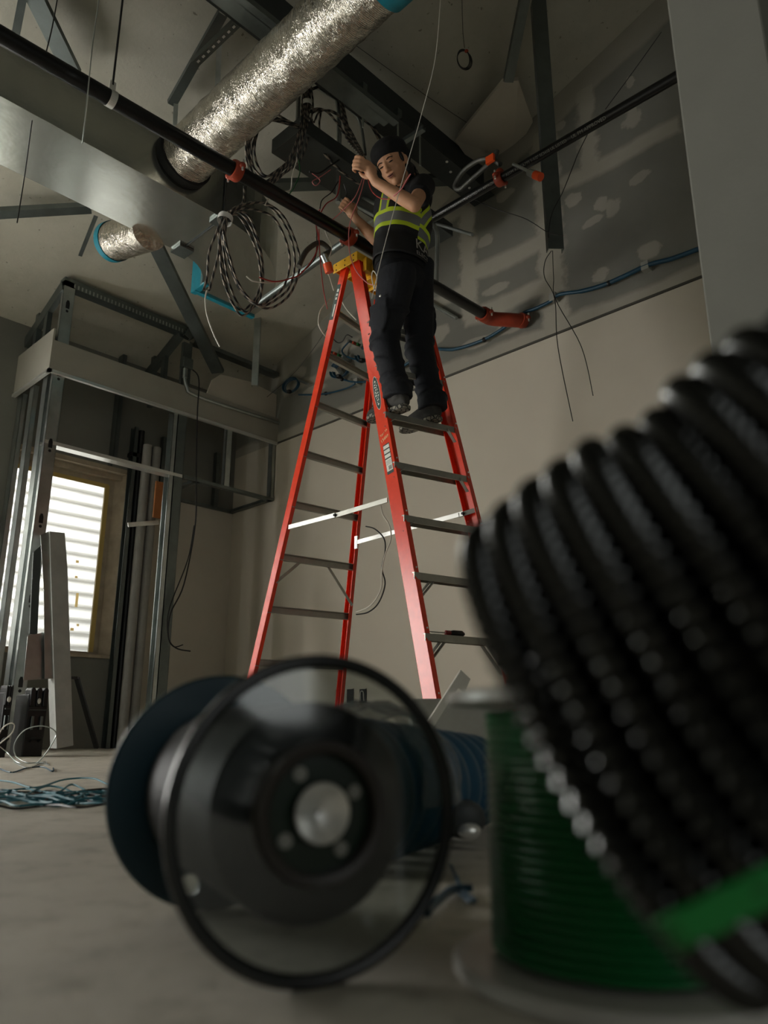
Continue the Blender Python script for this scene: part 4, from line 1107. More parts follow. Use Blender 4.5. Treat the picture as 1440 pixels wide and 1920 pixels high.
# ---- hanging thin wires
def wire(pts, r, m, lbl, name='thin_wire', cat='wire', n=6, parent=None):
    o = MB().tube(spline(pts, n), r, 6).build(name, m, parent, True)
    if parent is None: tag(o, lbl, cat)
    return o
oY = lambda L, y: [onY(a, b, y) for a, b in L]
wire(oY([(108, -5), (98, 50), (84, 108)], 3.1), .003, M_blackwire, 'thin black wire at upper left, left of the rod hanger')
wire(oY([(186, -5), (174, 80), (166, 160), (155, 268)], 2.85), .0028, M_galv, 'thin wire crossing the black pipe at upper left')
wire(oY([(60, 226), (46, 330), (32, 418)], 3.3), .0028, M_blackwire, 'thin black wire crossing the shiny underside of the duct')
wire([onX(a, b, 2.45) for a, b in ((826, -5), (816, 110), (790, 215), (757, 330), (735, 408), (716, 480), (697, 560))], .0022, M_whitewire, 'long pale pull string hanging in front of the person')
wire(spline([onX(a, b, 2.6) for a, b in ((702, 540), (707, 520), (700, 508), (697, 520), (703, 545), (706, 535))], 4), .003, M_whitewire, 'small looped end of a pale tie beside the hip')
wire([onX(a, b, 3.3) for a, b in ((866, -5), (868, 60), (871, 90))], .0022, M_blackwire, 'thin wire carrying the small wire coil at the top')
cw = thing('small_wire_coil', onX(869, 110, 3.3), 'small coil of dark wire with a red tie hanging near the ceiling', 'wire coil')
cc_ = onX(869, 110, 3.3)
for k in range(4): MB().tube(circ(cc_+V(.004*k, 0, -.002*k), RT*(.040+.003*k)+V(0, 0, -.012), UP*(.062), 30), .0028, 6).build('winding', M_blackwire, cw, True)
MB().ball(cc_+UP*.05+RT*.02, V(.014, 0, 0), V(0, .014, 0), ZZ*.01, 8, 6).build('tie', M_orange, cw)
wire([onX(a, b, 3.68) for a, b in ((1034, 470), (1022, 490), (1021, 520), (1040, 560), (1046, 650), (1074, 790))], .0026, M_blackwire, 'thin dark wire tied to the hanging stud dangling down the right wall')
wire([onX(a, b, 3.68) for a, b in ((1036, 470), (1038, 520), (1042, 562), (1090, 650), (1112, 742))], .0026, M_blackwire, 'thin dark wire crossing below the hanging stud towards the black coil')
wire([onX(a, b, 3.06) for a, b in ((1240, 60), (1190, 130), (1135, 205))], .0022, M_blackwire, 'thin wire slanting above the right sprinkler pipe')
wire([onX(a, b, 3.68) for a, b in ((1105, 245), (1085, 285), (1075, 310), (1055, 360), (1035, 400), (1028, 440), (1030, 445))], .0026, M_blackwire, 'thin kinked wire between the right sprinkler pipe and the hanging stud')
wire([onX(a, b, 3.68) for a, b in ((880, 370), (930, 392), (985, 410), (1028, 436), (1056, 442))], .0026, M_blackwire, 'thin wire sagging from the steel beam to the hanging stud')
wire([onC(a, b, .04) for a, b in ((660, 80), (800, 180), (940, 272))], .002, M_blackwire, 'thin dark line wire stretched along the ceiling above the steel beam')
wire(oX([(500, 745), (560, 690), (625, 600)], 4.35), .0025, M_blackwire, 'thin dark wire rising along the wall corner behind the ladder')

# ---- blue cable run on the right wall, with coils
XB_ = XW-.045
bc = thing('blue_cable_run', onX(1040, 555, XB_), 'bundle of blue cable clipped along the right wall', 'cable')
MB().tube(spline([onX(a, b, XB_) for a, b in ((1335, 458), (1309, 467), (1260, 485), (1215, 497), (1170, 518), (1130, 535), (1090, 546), (1050, 552), (1030, 566), (1005, 578), (980, 588), (940, 618), (900, 640), (850, 655), (805, 657), (750, 690), (700, 714), (685, 716))], 8), [.016]*49+[.013]*(17*8+1-49), 10).build('cable', M_blue, bc, True)
for px, py in ((1210, 499), (1037, 557), (668, 716)):
    c_ = onX(px, py, XB_); MB().box((XW-.06, c_.y-.025, c_.z-.03), (XW-.001, c_.y+.025, c_.z+.03)).build('clip', M_grey, bc)
for px, py in ((1142, 531), (908, 637), (611, 738), (641, 711)):
    c_ = onX(px, py, XB_); MB().ball(c_, V(.02, 0, 0), V(0, .02, 0), ZZ*.02, 10, 8).build('cable_tie', M_black, bc)
def bluecoil(px, py, rx, rz, lbl, tail, op=0.0):
    c_ = onX(px, py, XB_-.02); e = thing('blue_cable_coil', c_, lbl, 'cable coil')
    random.seed(px)
    for k in range(7):
        j = random.uniform(-.012, .012); MB().tube(circ(c_+V(-.004*k, j, j*.6), V(-.02, rx+j, 0), V(0, .0, rz+j), 30, op, 2*math.pi), .0055, 6).build('winding', M_blue, e, True)
    MB().tube(spline([onX(a, b, XB_-.02) for a, b in tail], 6), .008, 8).build('tail', M_blue, e, True)
    q_ = c_+V(-.03, .0, -rz); MB().ball(q_, V(.03, 0, 0), V(0, .03, 0), ZZ*.02, 8, 6).build('cable_tie', M_black, e)
bluecoil(547, 723, .095, .075, 'coil of blue cable hung on the wall left of the ladder', [(560, 740), (585, 740), (612, 738), (650, 728), (666, 719)])
bluecoil(640, 694, .09, .075, 'open coil of blue cable seen between the ladder rails', [(645, 712), (662, 716), (690, 716)], .6)
bluecoil(683, 665, .06, .07, 'small blue cable coil partly hidden by the near ladder rail', [(680, 676), (660, 672), (645, 665), (642, 655), (655, 640)], 1.2)
conduit(oX([(548, 707), (578, 720)], XW-.05), .014, 'dull conduit stub above the left blue coil')
conduit(oX([(625, 682), (641, 700)], XW-.05), .018, 'dull conduit stub inside the open blue coil')
for i, (px, py, lb) in enumerate(((632, 666, 'row of rusty and green pipe ends behind the ladder, lower one'), (668, 646, 'row of rusty and green pipe ends behind the ladder, upper one'))):
    e = thing('pipe_stub_row', onX(px, py, XW-.08), lb, 'pipe stubs')
    for k in range(4):
        c_ = onX(px-10+k*8, py-5+k*3, XW-.08); MB().tube([c_+V(-.03, 0, 0), c_+V(.08, 0, 0)], .014, 10).build('stub', [M_galv_dark, M_orange, M_greenwire, M_galv][k], e, True)

# ---- armoured cable bundles
def mc_mat():
    m = D.materials.new('armoured_cable'); m.use_nodes = True; t = NT(m)
    co = t.coord('Object'); uv = t.node('ShaderNodeUVMap'); sp = t.node('ShaderNodeSeparateXYZ'); t.link(uv.outputs[0], sp.inputs[0])
    ph = t.math('ADD', t.math('MULTIPLY', sp.outputs[1], 14.0), sp.outputs[0])
    fr_ = t.math('FRACT', ph)
    band = t.math('GREATER_THAN', fr_, .52)
    t.link(t.mix(band, rgb(26, 26, 27), rgb(150, 140, 128)), t.b.inputs['Base Color'])
    t.link(t.math('MULTIPLY', band, .7), t.b.inputs['Metallic']); t.b.inputs['Roughness'].default_value = .4
    rib = t.math('SINE', t.math('MULTIPLY', t.math('ADD', t.math('MULTIPLY', sp.outputs[1], 160.0), sp.outputs[0]), 6.283))
    t.bump(rib, .5, .003); return m
M_mc = mc_mat()
def uv_tube(pts, r, n, name, m, parent):
    pts = [Vector(p) for p in pts]; mb = MB(); mb.tube(pts, r, n, caps=False)
    me = D.meshes.new(name); me.from_pydata(mb.v, [], mb.f); ul = me.uv_layers.new(name='UVMap')
    ln = [0.0]
    for i in range(1, len(pts)): ln.append(ln[-1]+(pts[i]-pts[i-1]).length)
    off = random.random()
    for p in me.polygons:
        for li, vi in zip(p.loop_indices, p.vertices):
            k = vi % n; u = k/n
            if k == 0 and any((w_ % n) == n-1 for w_ in p.vertices): u = 1.0
            ul.data[li].uv = (u, ln[vi//n]+off)
    me.materials.append(m); me.polygons.foreach_set('use_smooth', [True]*len(me.polygons))
    o = D.objects.new(name, me); COL.objects.link(o)
    if parent is not None: o.parent = parent; o.matrix_parent_inverse = Matrix.Translation(-parent_loc(parent))
    return o
def bundle(name, lbl, paths, r=.0068, spread=2.2, cat='cable bundle', ties=()):
    root = thing(name, paths[0][0][0], lbl, cat)
    for path, cnt in paths:
        for k in range(cnt):
            ph = random.random()*6.28; rad = spread*1.9*r*math.sqrt(random.uniform(.15, 1)); tw = random.uniform(-.35, .35)
            pts = []
            for i, p in enumerate(path):
                a = ph+i*tw; wob = random.uniform(.8, 1.5) if 1 < i < len(path)-2 else .6
                pts.append(Vector(p)+RT*(rad*wob*math.cos(a))+UP*(rad*wob*math.sin(a))+FW*(rad*math.sin(a*1.3)))
            uv_tube(spline(pts, 9), r, 8, 'cable', M_mc, root)
    for c_, d_, rr in ties:
        d_ = Vector(d_).normalized(); MB().lathe(Vector(c_)-d_*.018, d_, [(0, rr), (.036, rr)], 16).build('tape_tie', M_white, root, True)
    return root
L = lambda pts, y: [onY(a, b, y) for a, b in pts]
up_c = [onY(578, 95, 3.3), onY(577, 150, 3.3), onY(577, 195, 3.25)]
bundle('hanging_cable_bundle', 'tied bundle of banded armoured cables hanging below the foil duct and looping left', [
  (up_c+L([(573, 235), (560, 275), (545, 305), (520, 328), (498, 338), (478, 322), (466, 290), (466, 250), (482, 222), (505, 215), (540, 228), (568, 240)], 3.2), 4),
  (up_c+L([(574, 240), (566, 270), (556, 300), (530, 322), (500, 334), (484, 315), (478, 280), (488, 240), (508, 218)], 3.25), 2),
  (up_c+L([(572, 240), (562, 270), (558, 290), (556, 302)], 3.15), 2)],
  ties=[(onY(576, 195, 3.25), onY(576, 180, 3.25)-onY(576, 200, 3.25), .034)])
bundle('hanging_cable_bundle', 'armoured cables arching over to the raised hand of the person', [
  ([onY(582, 212, 3.25), onY(600, 206, 3.2), onY(622, 216, 3.1), onY(645, 245, 3.0), onX(664, 272, 2.75), onX(680, 296, 2.60), onX(687, 318, 2.58)], 3),
  ([onY(586, 168, 3.3), onY(612, 162, 3.25), onY(636, 180, 3.15), onY(645, 215, 3.05), onY(652, 250, 2.98), onX(668, 280, 2.72), onX(682, 300, 2.60), onX(688, 322, 2.58)], 3),
  ([onY(585, 225, 3.25), onY(597, 205, 3.22), onY(620, 208, 3.1), onY(648, 240, 3.0), onX(670, 278, 2.72), onX(684, 312, 2.60)], 1)], spread=1.8)
bundle('hanging_cable_bundle', 'armoured cables sagging from the tied bundle down to the wireway behind the raised hand', [
  (L([(582, 222), (590, 250), (606, 285), (628, 312), (652, 332), (672, 345)], 3.25), 3),
  (L([(600, 208), (597, 235), (604, 268), (622, 300)], 3.28), 1)], spread=1.5)
bundle('hanging_cable_bundle', 'armoured cables passing just above and left of the cap', [
  ([onY(642, 192, 3.3), onY(665, 200, 3.25), onY(685, 220, 3.2), onY(700, 240, 3.15), onY(712, 262, 3.15)], 3)], spread=1.6,
  ties=[(onY(671, 195, 3.25), onY(680, 203, 3.25)-onY(671, 195, 3.25), .024)])
bundle('hanging_cable_bundle', 'short armoured cables joining the tied bundle from behind the foil duct', [
  (L([(500, 212), (520, 222), (545, 232), (560, 245)], 3.4), 2)], spread=1.5)
big = L([(424, 402), (450, 386), (488, 384), (520, 405), (545, 448), (553, 495), (543, 540), (520, 565), (490, 577), (462, 560), (440, 525), (425, 480), (418, 440), (422, 408)], 3.2)
sm1 = L([(420, 405), (445, 398), (468, 420), (488, 465), (497, 510), (495, 550), (482, 572), (465, 585), (447, 560), (430, 515), (420, 465), (416, 430)], 3.25)
bundle('hanging_cable_coil', 'large hanging coil of banded armoured cable with white tape left of the ladder', [
  ([onY(455, 350, 3.35), onY(452, 380, 3.3)]+big, 1), (big, 2), (sm1, 3), (L([(424, 405), (410, 440), (404, 480), (395, 520), (388, 545)], 3.18), 2)],
  cat='cable coil', spread=2.4, ties=[(onY(422, 411, 3.2), onY(418, 425, 3.2)-onY(424, 405, 3.2), .042)])
for px in (404, 414, 424):
    pass
wire(L([(388, 545), (385, 560), (388, 590), (400, 625), (412, 650)], 3.18), .004, M_whitewire, 'pair of stripped wire tails hanging from the left of the cable coil')
wire(L([(486, 520), (515, 528), (545, 522), (565, 512), (590, 480), (597, 450), (592, 420)], 3.1), .004, M_redwire, 'dark red wire tail crossing the right side of the cable coil')
wire(L([(462, 518), (475, 527), (500, 530), (530, 527)], 3.12), .004, M_whitewire, 'pale stripped wire end inside the cable coil')
wire([onX(a, b, 2.6) for a, b in ((685, 322), (681, 345), (672, 375), (660, 405), (654, 435), (656, 475), (668, 508), (688, 530), (700, 534))], .003, M_pinkwire, 'pale pink wire looping from the raised hand down past the top cap')
wire([onX(a, b, 2.58) for a, b in ((689, 322), (692, 345), (700, 362), (715, 372), (735, 372), (750, 358), (762, 340), (768, 328))], .003, M_redwire, 'red wires curving from the raised hand over the forearm')
wire([onX(a, b, 2.4) for a, b in ((738, 368), (752, 355), (762, 338), (770, 326))], .0035, M_pinkwire, 'pink wire ends sticking up over the elbow')
wire([onX(a, b, 2.62) for a, b in ((683, 325), (668, 365), (652, 385), (628, 408), (610, 420), (595, 418), (592, 405), (600, 392))], .003, M_pinkwire, 'pink wires curving from the raised hand to the lowered hand')
wire(L([(638, 330), (636, 352), (630, 370), (612, 382), (600, 402), (594, 420)], 3.1), .004, M_redwire, 'dark red wires bunched above the black pipe beside the lowered hand')
wire(L([(634, 340), (622, 360), (604, 375), (599, 395), (592, 412), (594, 440), (592, 480), (580, 498), (565, 510)], 3.12), .0036, M_blackwire, 'black wires dropping from the wireway across the pipe')
wire(L([(645, 345), (650, 365), (640, 385), (645, 400)], 3.1), .004, M_blackwire, 'short black wire tail above the lowered hand')
wire(L([(556, 302), (548, 330), (545, 355), (530, 360), (505, 372), (497, 385)], 3.1), .0035, M_whitewire, 'white wire tail dropping from the tied bundle')
wire(L([(560, 300), (562, 325), (552, 350), (541, 368), (537, 388)], 3.1), .0032, M_greenwire, 'green wire tail dropping from the tied bundle')
wire(L([(585, 325), (600, 338), (592, 348), (586, 340), (600, 332), (620, 318)], 3.15), .003, M_pinkwire, 'pink stripped wire ends on the wireway box')
wire(L([(580, 322), (598, 325), (618, 312), (636, 300)], 3.15), .006, M_blackwire, 'black cable end on the wireway box')
wire(L([(607, 420), (612, 440), (622, 465), (612, 500), (618, 520), (626, 545)], 3.05), .003, M_whitewire, 'thin pale wire zigzagging left of the ladder top')
wire(L([(598, 430), (600, 480), (606, 540), (614, 580)], 3.06), .003, M_redwire, 'thin red wire hanging straight left of the ladder top')
wire(L([(620, 560), (602, 580), (597, 605), (604, 622), (612, 632)], 3.3), .004, M_whitewire, 'white wire loop hanging left of the ladder rail')
wire(oX([(637, 558), (650, 580), (668, 600)], 3.2), .004, M_whitewire, 'pale cable slanting between the ladder rails near the top')
wire(oX([(618, 628), (632, 642), (642, 640), (650, 628), (660, 632)], 4.2), .005, M_blackwire, 'wavy black cable end between the ladder rails')
wire(oX([(714, 948), (718, 965), (730, 985), (733, 1010), (722, 1040), (716, 1070), (714, 1105), (695, 1135), (668, 1148)], 3.05), .004, M_whitewire, 'white wire dangling from the spreader bar')
wire(oX([(686, 987), (703, 992), (720, 1010), (722, 1035), (716, 1065), (722, 1095), (710, 1130), (690, 1148), (668, 1152)], 3.06), .004, M_blackwire, 'black wire dangling beside the white one under the spreader bar')
# ================================================================ THINGS AGAINST THE CLOSET
def lean(pxs_bottom, pxs_top, yb_, yt_): pass
YS = 5.35
# folded galvanised sheet leaning on the frame
def face(pts, y0, y1, h_=1.9):
    """points on a plane leaning back from y0 at the floor to y1 at height h_"""
    out = []
    for a, b in pts:
        r = ray(a, b); k = (y1-y0)/h_
        # y = y0 + k*z
        t = (y0 + k*CAM.z - CAM.y)/(r.y - k*r.z); out.append(CAM + r*t)
    return out
sm1_ = thing('leaning_sheet_metal_channel', face([(122, 1400)], 5.3, 5.7)[0], 'wide grey folded metal channel leaning in front of the window', 'sheet metal')
P_ = face([(93, 996), (122, 999), (127, 1065), (138, 1398), (106, 1404), (99, 1200)], 5.25, 5.72)
MB().prism(P_, (0, .10, 0)).build('face_panel', mat('zinc_coated_face', rgb(170, 172, 168), .55, .3, var=.15, vs=6), sm1_, bevel=.004)
P_ = face([(76, 1003), (92, 996), (98, 1200), (100, 1272), (84, 1272), (82, 1100)], 5.27, 5.74)
MB().prism(P_, (0, .004, 0)).build('side_return', M_galv, sm1_)
P_ = face([(52, 1192), (80, 1186), (100, 1192), (101, 1272), (44, 1276)], 5.30, 5.77)
MB().prism(P_, (0, .004, 0)).build('lower_flap', M_galv, sm1_)
P_ = face([(63, 1035), (78, 1022), (70, 1190), (56, 1188)], 5.45, 5.77)
o = MB().prism(P_, (0, .02, 0)).build('dark_metal_offcut', M_steel); tag(o, 'dark metal offcut leaning between the corner stud and the folded channel', 'sheet metal')
# black leaning bar
a, b = face([(144, 1271)], 5.5, 6.2)[0], onZ(181, 1402, .02)
e = thing('leaning_black_bar', b, 'slim black metal bar leaning beside the folded channel', 'bar')
MB().bar(a, b, .035, .02).build('bar', M_black, e)
MB().bar(a, a+(onY(133, 1272, a.y)-onY(144, 1272, a.y)), .02, .02).build('bent_end', M_black, e)
# black tool boxes
def toolbox(x0, x1, yt, yb_, lbl, ysurf):
    a = onY(x0, yb_, ysurf); b = onY(x1, yt, ysurf); z1 = b.z; w_ = b.x-a.x; e = thing('black_tool_case', (a.x+w_/2, ysurf, 0), lbl, 'tool case', 'black tool cases by the stud frame')
    mb = MB(); mb.box((a.x, ysurf, .0), (b.x, ysurf+.2, z1*.9))
    for i in range(3):
        x = a.x+w_*(.06+i*.32); mb.prism([(x, ysurf-.012, z1*.72), (x+w_*.26, ysurf-.012, z1*.72), (x+w_*.26, ysurf-.012, z1*.96), (x+w_*.20, ysurf-.012, z1), (x+w_*.05, ysurf-.012, z1), (x, ysurf-.012, z1*.96)], (0, .10, 0))
    mb.build('case_body', M_black, e, bevel=.006)
    for i in range(2): MB().box((a.x+w_*(.2+i*.45), ysurf-.02, z1*.38), (a.x+w_*(.35+i*.45), ysurf-.004, z1*.58)).build('latch', M_galv_dark, e, bevel=.004)
    MB().box((a.x+.01, ysurf-.016, z1*.66), (b.x-.01, ysurf, z1*.68)).build('seam', M_steel, e)
    MB().tube(spline([(a.x+w_*.3, ysurf-.01, z1*.22), (a.x+w_*.3, ysurf-.05, z1*.26), (a.x+w_*.7, ysurf-.05, z1*.26), (a.x+w_*.7, ysurf-.01, z1*.22)], 5), .008, 8).build('handle', M_dark, e, True)
    MB().ball((a.x+w_*.5, ysurf-.016, z1*.8), (.012, 0, 0), (0, .006, 0), (0, 0, .018), 10, 8).build('clasp', M_bright, e, True)
toolbox(42, 93, 1290, 1402, 'black ridged tool case standing in front of the folded metal channel', 5.05)
toolbox(-4, 26, 1285, 1402, 'black tool case cut by the left edge, left of the corner stud', 5.0)
# wires on the floor
def floor_wire(pts, r, m, lbl, name='loose_wire'):
    return wire([V(*[c for c in onZ(a, b, .006)[:2]], h_) if False else (lambda q, hh: V(q.x, q.y, r+hh))(onZ(a, b, .004), hh) for a, b, hh in pts], r, m, lbl, name)
random.seed(11)
tg = thing('blue_wire_tangle', onZ(110, 1500, 0), 'flat tangle of thin blue wires across the concrete floor', 'wires')
for k in range(22):
    y = random.uniform(1486, 1512) if k < 16 else random.uniform(1472, 1525); pts = []
    x = random.uniform(-160, -40) if k % 3 else random.uniform(0, 80)
    xe = random.uniform(230, 420)
    while x < xe:
        q = onZ(x, min(1530, max(1466, y+random.uniform(-9, 9))), .004); pts.append(V(q.x, q.y, .004+random.uniform(0, .012))); x += random.uniform(28, 60)
    MB().tube(spline(pts, 5), .0028, 6).build('wire', mat('teal_wire_jacket', rgb(26, 104, 118), .6) if k % 4 else M_blackwire, tg, True)
def ground(pts): 
    out = []
    for a, b, hh in pts:
        q = onZ(a, 1428 if hh > 0 else b, .004)
        out.append(dep(a, b, (q-CAM).dot(FW)) if hh > 0 else q)
    return out
wire(ground([(0, 1400, 1), (15, 1412, 1), (35, 1430, 0), (70, 1430, 0), (103, 1385, 1), (100, 1368, 1), (75, 1361, 1), (45, 1370, 1), (27, 1395, 1), (30, 1418, 1), (50, 1430, 0), (75, 1430, 0), (92, 1434, 0)]), .003, M_galv, 'thin pale wire curled into an upright loop before the tool case')
wire(ground([(-5, 1385, 1), (5, 1365, 1), (20, 1356, 1), (27, 1360, 1), (22, 1375, 1), (5, 1390, 1), (-5, 1398, 1)]), .0035, M_whitewire, 'white wire loop at the left edge by the tool case')
wire(ground([(-10, 1436, 0), (20, 1448, 0), (50, 1440, 0), (80, 1438, 0), (98, 1446, 0), (100, 1440, 0)]), .003, M_blue, 'single blue wire end on the floor in front of the wire loop')
wire(ground([(25, 1428, 0), (50, 1440, 0), (72, 1433, 0), (85, 1428, 0), (88, 1432, 0)]), .0025, M_galv, 'short pale wire end on the floor below the wire loop')

# ================================================================ FOREGROUND SPOOLS
CA, CB = dep(602, 1530, .58), dep(416, 1487, .81)
RS = .117
CA.z = RS; CB.z = RS
ax = (CB-CA).normalized(); SLEN = (CB-CA).length
sp1 = thing('clear_flange_wire_spool', CA.lerp(CB, .5)-ZZ*RS, 'large spool of black cable lying on its side with a clear dark-rimmed flange', 'wire spool')
smoky = D.materials.new('smoky_clear_plastic'); smoky.use_nodes = True; t = NT(smoky)
tr_ = t.node('ShaderNodeBsdfTransparent'); tr_.inputs[0].default_value = (.62, .66, .65, 1); gl_ = t.node('ShaderNodeBsdfGlossy'); gl_.inputs['Roughness'].default_value = .08; gl_.inputs[0].default_value = (.8, .8, .8, 1); mx_ = t.node('ShaderNodeMixShader'); mx_.inputs[0].default_value = .22; t.link(tr_.outputs[0], mx_.inputs[1]); t.link(gl_.outputs[0], mx_.inputs[2]); mx_.inputs[0].default_value = .08; tr_.inputs[0].default_value = (.74, .77, .76, 1); t.link(mx_.outputs[0], t.n['Material Output'].inputs[0])
MB().lathe(CA, ax, [(0, .045), (0, RS-.004), (.0035, RS-.004), (.0035, .045)], 64).build('front_flange', smoky, sp1, True)
M_rim = mat('glossy_dark_rim', rgb(34, 36, 36), .22)
u_ = ax.cross(ZZ).normalized(); v_ = ZZ
MB().tube(circ(CA+ax*.001, u_*(RS-.004), v_*(RS-.004), 72)[:-1], .0055, 10, closed=True).build('rim', M_rim, sp1, True)
M_hub = mat('dark_brown_hub', rgb(52, 47, 42), .4)
MB().lathe(CA, ax, [(.012, .043), (-.006, .043), (-.008, .047), (-.008, .051), (0, .053), (.03, .053)], 56).build('hub_ring', M_hub, sp1, True)
M_hubdisc = mat('dark_green_hub_plate', rgb(26, 44, 32), .3)
hubd = MB().lathe(CA+ax*.006, ax, [(0, .0205), (0, .0435), (.004, .0435), (.004, .0205)], 48).build('hub_plate', M_hubdisc, sp1, True)
MB().lathe(CA, ax, [(-.003, .0225), (-.005, .0215), (-.003, .0195), (.004, .013), (.007, .001)], 40).build('arbor_cup', mat('polished_cup', rgb(238, 238, 234), .3, .6), sp1, True)
wv_ = ax.cross(u_)
for an in (25, 120, 215, 305):
    c_ = CA+ax*.003+u_*.0325*math.cos(math.radians(an))+ZZ*.0325*math.sin(math.radians(an))
    MB().tube([c_, c_+ax*.004], .0055, 16).build('plate_hole', M_grey, sp1, True)
# dark cable wound on the drum, in ridges
pr = [(.012, .052)]; n_ = 26
for i in range(n_*6+1):
    tt = .016+(SLEN*.93-.016)*i/(n_*6); pr.append((tt, .078+.004*abs(math.sin(math.pi*i/6))))
pr.append((SLEN*.95, .05))
MB().lathe(CA, ax, pr, 56).build('wound_cable', M_black, sp1, True)
M_tealfl = mat('dark_teal_plastic', rgb(9, 44, 54), .28)
rf_ = MB().lathe(CB, ax, [(-.0, .02), (-.0, RS-.003), (.002, RS), (.006, RS), (.008, RS-.003), (.008, .02)], 72).build('rear_flange', M_tealfl, sp1, True)
cut = MB()
for an in (95, 165, 235, 305, 20):
    pass
for (px, py) in ((322, 1443), (355, 1660)):
    r = ray(px, py); tt = (CB-CAM).dot(ax)/r.dot(ax); c_ = CAM+r*tt
    cut.tube([c_-ax*.03, c_+ax*.03], .0105, 24)
co2 = cut.build('cutter', M_dark)
bo_ = rf_.modifiers.new('holes', 'BOOLEAN'); bo_.object = co2; bo_.operation = 'DIFFERENCE'; bo_.solver = 'EXACT'
dg = bpy.context.evaluated_depsgraph_get(); me = D.meshes.new_from_object(rf_.evaluated_get(dg)); rf_.modifiers.clear(); rf_.data = me; D.objects.remove(co2)
for p in me.polygons: p.use_smooth = False

# green wire spool, standing
GC = dep(1140, 1362, .63); GC.z = 0
gs = thing('green_wire_spool', GC, 'big upright spool of green wire at the lower right under the black coil', 'wire spool')
pr = [(.014, .03)]
for i in range(26*6+1): pr.append((.016+.176*i/156, .0965+.0042*abs(math.sin(math.pi*i/6))))
pr.append((.194, .03))
MB().lathe(GC, ZZ, pr, 72).build('wound_green_wire', M_greenwire, gs, True)
fl = [(0, .03), (0, .128), (.003, .131), (.009, .131), (.012, .128), (.012, .03)]
MB().lathe(GC, ZZ, fl, 72).build('bottom_flange', mat('pale_grey_spool_plastic', rgb(170, 168, 160), .35), gs, True)
MB().lathe(GC+ZZ*.196, ZZ, fl, 72).build('top_flange', MATS['pale_grey_spool_plastic'], gs, True)

# teal cable coil lying behind
TA, TB = dep(650, 1500, 1.0), dep(885, 1448, 1.5); TA.z = .097; TB.z = .080
tx_ = (TB-TA).normalized(); TL = (TB-TA).length
ts = thing('blue_cable_spool', TA.lerp(TB, .5), 'fat ribbed coil of blue-teal cable lying behind the clear spool', 'cable spool')
pr = [(0, .02), (0, .075)]; nb = 8
for i in range(nb*8+1):
    q = i/(nb*8); pr.append((TL*q, (.077-.012*q)+.020*abs(math.sin(math.pi*i/8))))
pr += [(TL, .02)]
MB().lathe(TA, tx_, pr, 48).build('wound_cable', M_blue, ts, True)
MB().lathe(TA-tx_*.012, tx_, [(0, .02), (0, .094), (.003, .0965), (.008, .0965), (.011, .094), (.011, .02)], 56).build('flange', M_tealfl, ts, True)
wrapm = D.materials.new('clear_plastic_wrap'); wrapm.use_nodes = True; t = NT(wrapm)
t.b.inputs['Base Color'].default_value = rgb(120, 128, 134); t.b.inputs['Roughness'].default_value = .12; t.b.inputs['Alpha'].default_value = .55; t.b.inputs['Metallic'].default_value = .3
t.bump(t.noise(t.coord('Object'), 22, 4, .6, 1.0), .8, .01)
pw_ = MB(); vs = []; na, nb_ = 30, 20
for i in range(na+1):
    for k in range(nb_+1):
        an = math.radians(-10+190*k/nb_); q = TA+tx_*(.01+.17*i/na)
        s_ = tx_.cross(ZZ).normalized()
        rr = .105+.012*mnoise.noise(V(i*.25, k*.4, 2.2))+.016*math.exp(-((i/na-.3)**2)*14)*math.sin(an)
        vs.append(q+s_*rr*math.cos(an)+ZZ*rr*math.sin(an))
fs = [(i*(nb_+1)+k, i*(nb_+1)+k+1, (i+1)*(nb_+1)+k+1, (i+1)*(nb_+1)+k) for i in range(na) for k in range(nb_)]
pw_.add(vs, fs); pw_.build('plastic_wrap', wrapm, ts, True)
MB().ball(dep(880, 1558, 1.15), RT*.018, UP*.012, VW*.012, 14, 10).build('metal_end', M_bright, ts, True)
MB().ball(dep(868, 1535, 1.17), RT*.035, UP*.03, VW*.02, 16, 10).build('wrap_fold', M_steel, ts, True)
# loose blue wires on the floor by the spools
for i, (L2, lb) in enumerate((([(800, 1712), (820, 1690), (850, 1668), (885, 1665)], 'thick blue wire end on the floor between the two front spools'), ([(845, 1622), (858, 1650), (870, 1672), (892, 1688)], 'thin pale blue wire crossing the thicker one on the floor'), ([(840, 1665), (862, 1676), (880, 1690), (893, 1690)], 'short blue wire with a stripped tip beside the green spool'))):
    pts = [onZ(a, b, .006) for a, b in L2]; wire(pts, .0045 if i == 0 else .002, M_blue, lb, 'loose_wire')
# tipped small flange / bar and grey carton
ta, tb = dep(717, 1500, 1.92), dep(866, 1264, 2.44); tb = CAM+(tb-CAM)
ml = MB(); ml.bar(ta, tb, .024, .010, up=VW).bar(ta.lerp(tb, .86)+RT*.020+FH*.02, tb+RT*.012+FH*.02, .045, .006, up=VW)
mo = ml.build('leaning_metal_strut', mat('pale_painted_metal', rgb(205, 203, 192), .5), None, bevel=.002); tag(mo, 'pale flat metal strut leaning at an angle beside the foot of the ladder rail', 'strut')
x0, x1 = onZ(772, 1308, .285), onZ(940, 1308, .285)
q0 = dep(790, 1309, 2.45); 
gb = MB(); w0 = RT; 
zt = q0.z
A_ = dep(772, 1309, 2.5); B_ = dep(960, 1309, 2.5)
gb.prism([V(A_.x, A_.y, 0), V(B_.x, B_.y, 0), V(B_.x, B_.y, zt), V(A_.x, A_.y, zt)], FH*.35)
go_ = gb.build('grey_carton', M_grey, None, bevel=.004); tag(go_, 'plain grey carton on the floor in front of the ladder leg', 'box')

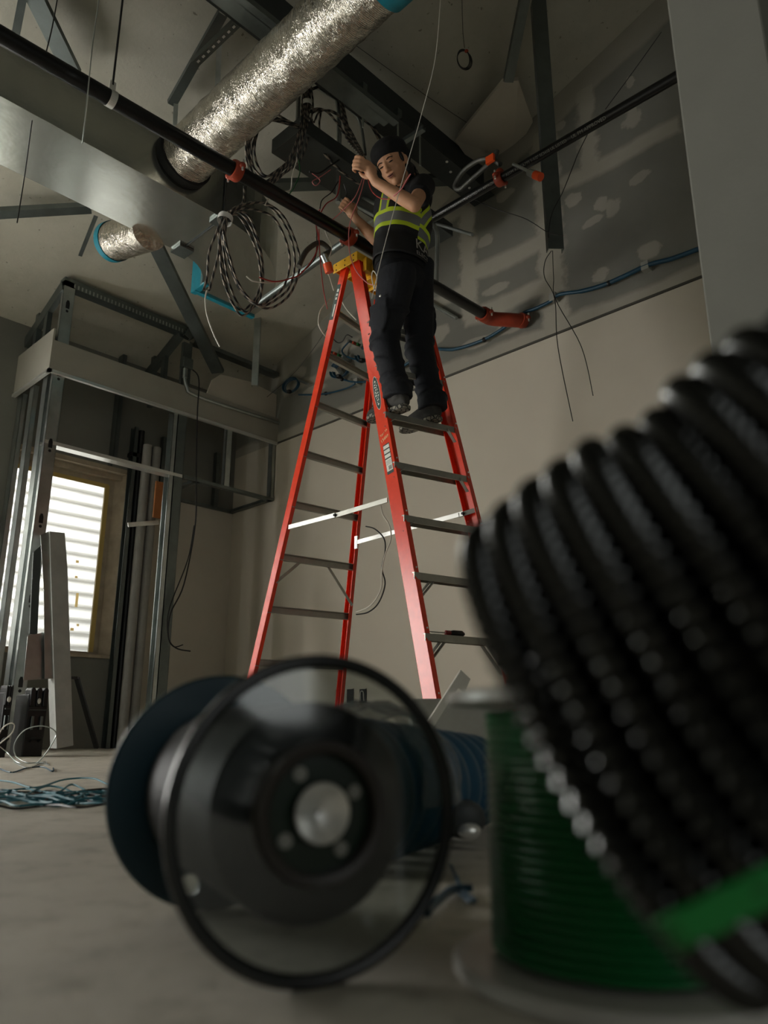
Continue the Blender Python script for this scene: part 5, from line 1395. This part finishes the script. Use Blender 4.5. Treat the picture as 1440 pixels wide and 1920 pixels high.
# big coil of black armoured cable, close to the lens
RC = .112; NR = 12; PT = .0163; RTU = .0078
nC = (RT*.76+UP*.58+VW*.28).normalized(); aC = (RT*.70-UP*.71); aC = (aC-nC*aC.dot(nC)).normalized()
eC = nC.cross(aC); 
if eC.dot(VW) < 0: eC = -eC
C0 = dep(1168, 1362, .375)
random.seed(5)
M_coil = D.materials.new('black_corrugated_conduit'); M_coil.use_nodes = True; t = NT(M_coil)
t.b.inputs['Base Color'].default_value = rgb(66, 67, 66); t.b.inputs['Roughness'].default_value = .16; t.b.inputs['Metallic'].default_value = 1.0
ck = thing('black_armoured_cable_coil', C0, 'huge blurred coil of black ribbed armoured cable close to the camera at right', 'cable coil')
jit = [random.uniform(-.006, .006) for _ in range(NR+2)]
pts = []; rad = []; per = 2*math.pi*RC; ribs = int(per/.0078); sub = 6
tot = NR*ribs*sub
def coil_pt(th, layer=0):
    k = th/(2*math.pi); i = int(k); fr_ = k-i; s = fr_*fr_*(3-2*fr_)
    rr = RC+jit[i]*(1-s)+jit[i+1]*s - layer
    return C0+nC*(PT*(k-.5))+aC*(rr*math.cos(th))+eC*(rr*math.sin(th))
for i in range(tot+1):
    th = 2*math.pi*i/(ribs*sub); pts.append(coil_pt(th)); rad.append(RTU-.0005+.0016*math.cos(2*math.pi*i/sub))
MB().tube(pts, rad, 14).build('cable', M_coil, ck, True)
# a second, inner layer seen in the gaps
pts = [coil_pt(2*math.pi*i/120+.0, .0155)+nC*PT*.5 for i in range(120*(NR-1)+1)]
MB().tube(pts, .0074, 10).build('inner_cable', M_coil, ck, True)
M_gtape = mat('green_tape', rgb(20, 132, 58), .4)
vs = []; ni, nj = 24, 14
for i in range(ni+1):
    for j in range(nj+1):
        th = math.radians(80+7*j/nj); x = -.4+ (NR-.2)*i/ni
        rr = RC+.0105+.0012*abs(math.cos(math.pi*(x+.5)))
        vs.append(C0+nC*(PT*x)+aC*(rr*math.cos(th))+eC*(rr*math.sin(th)))
fs = [(i*(nj+1)+j, i*(nj+1)+j+1, (i+1)*(nj+1)+j+1, (i+1)*(nj+1)+j) for i in range(ni) for j in range(nj)]
gt = MB().add(vs, fs).build('green_tape_band', M_gtape, ck, True); gt.modifiers.new('t', 'SOLIDIFY').thickness = .0006
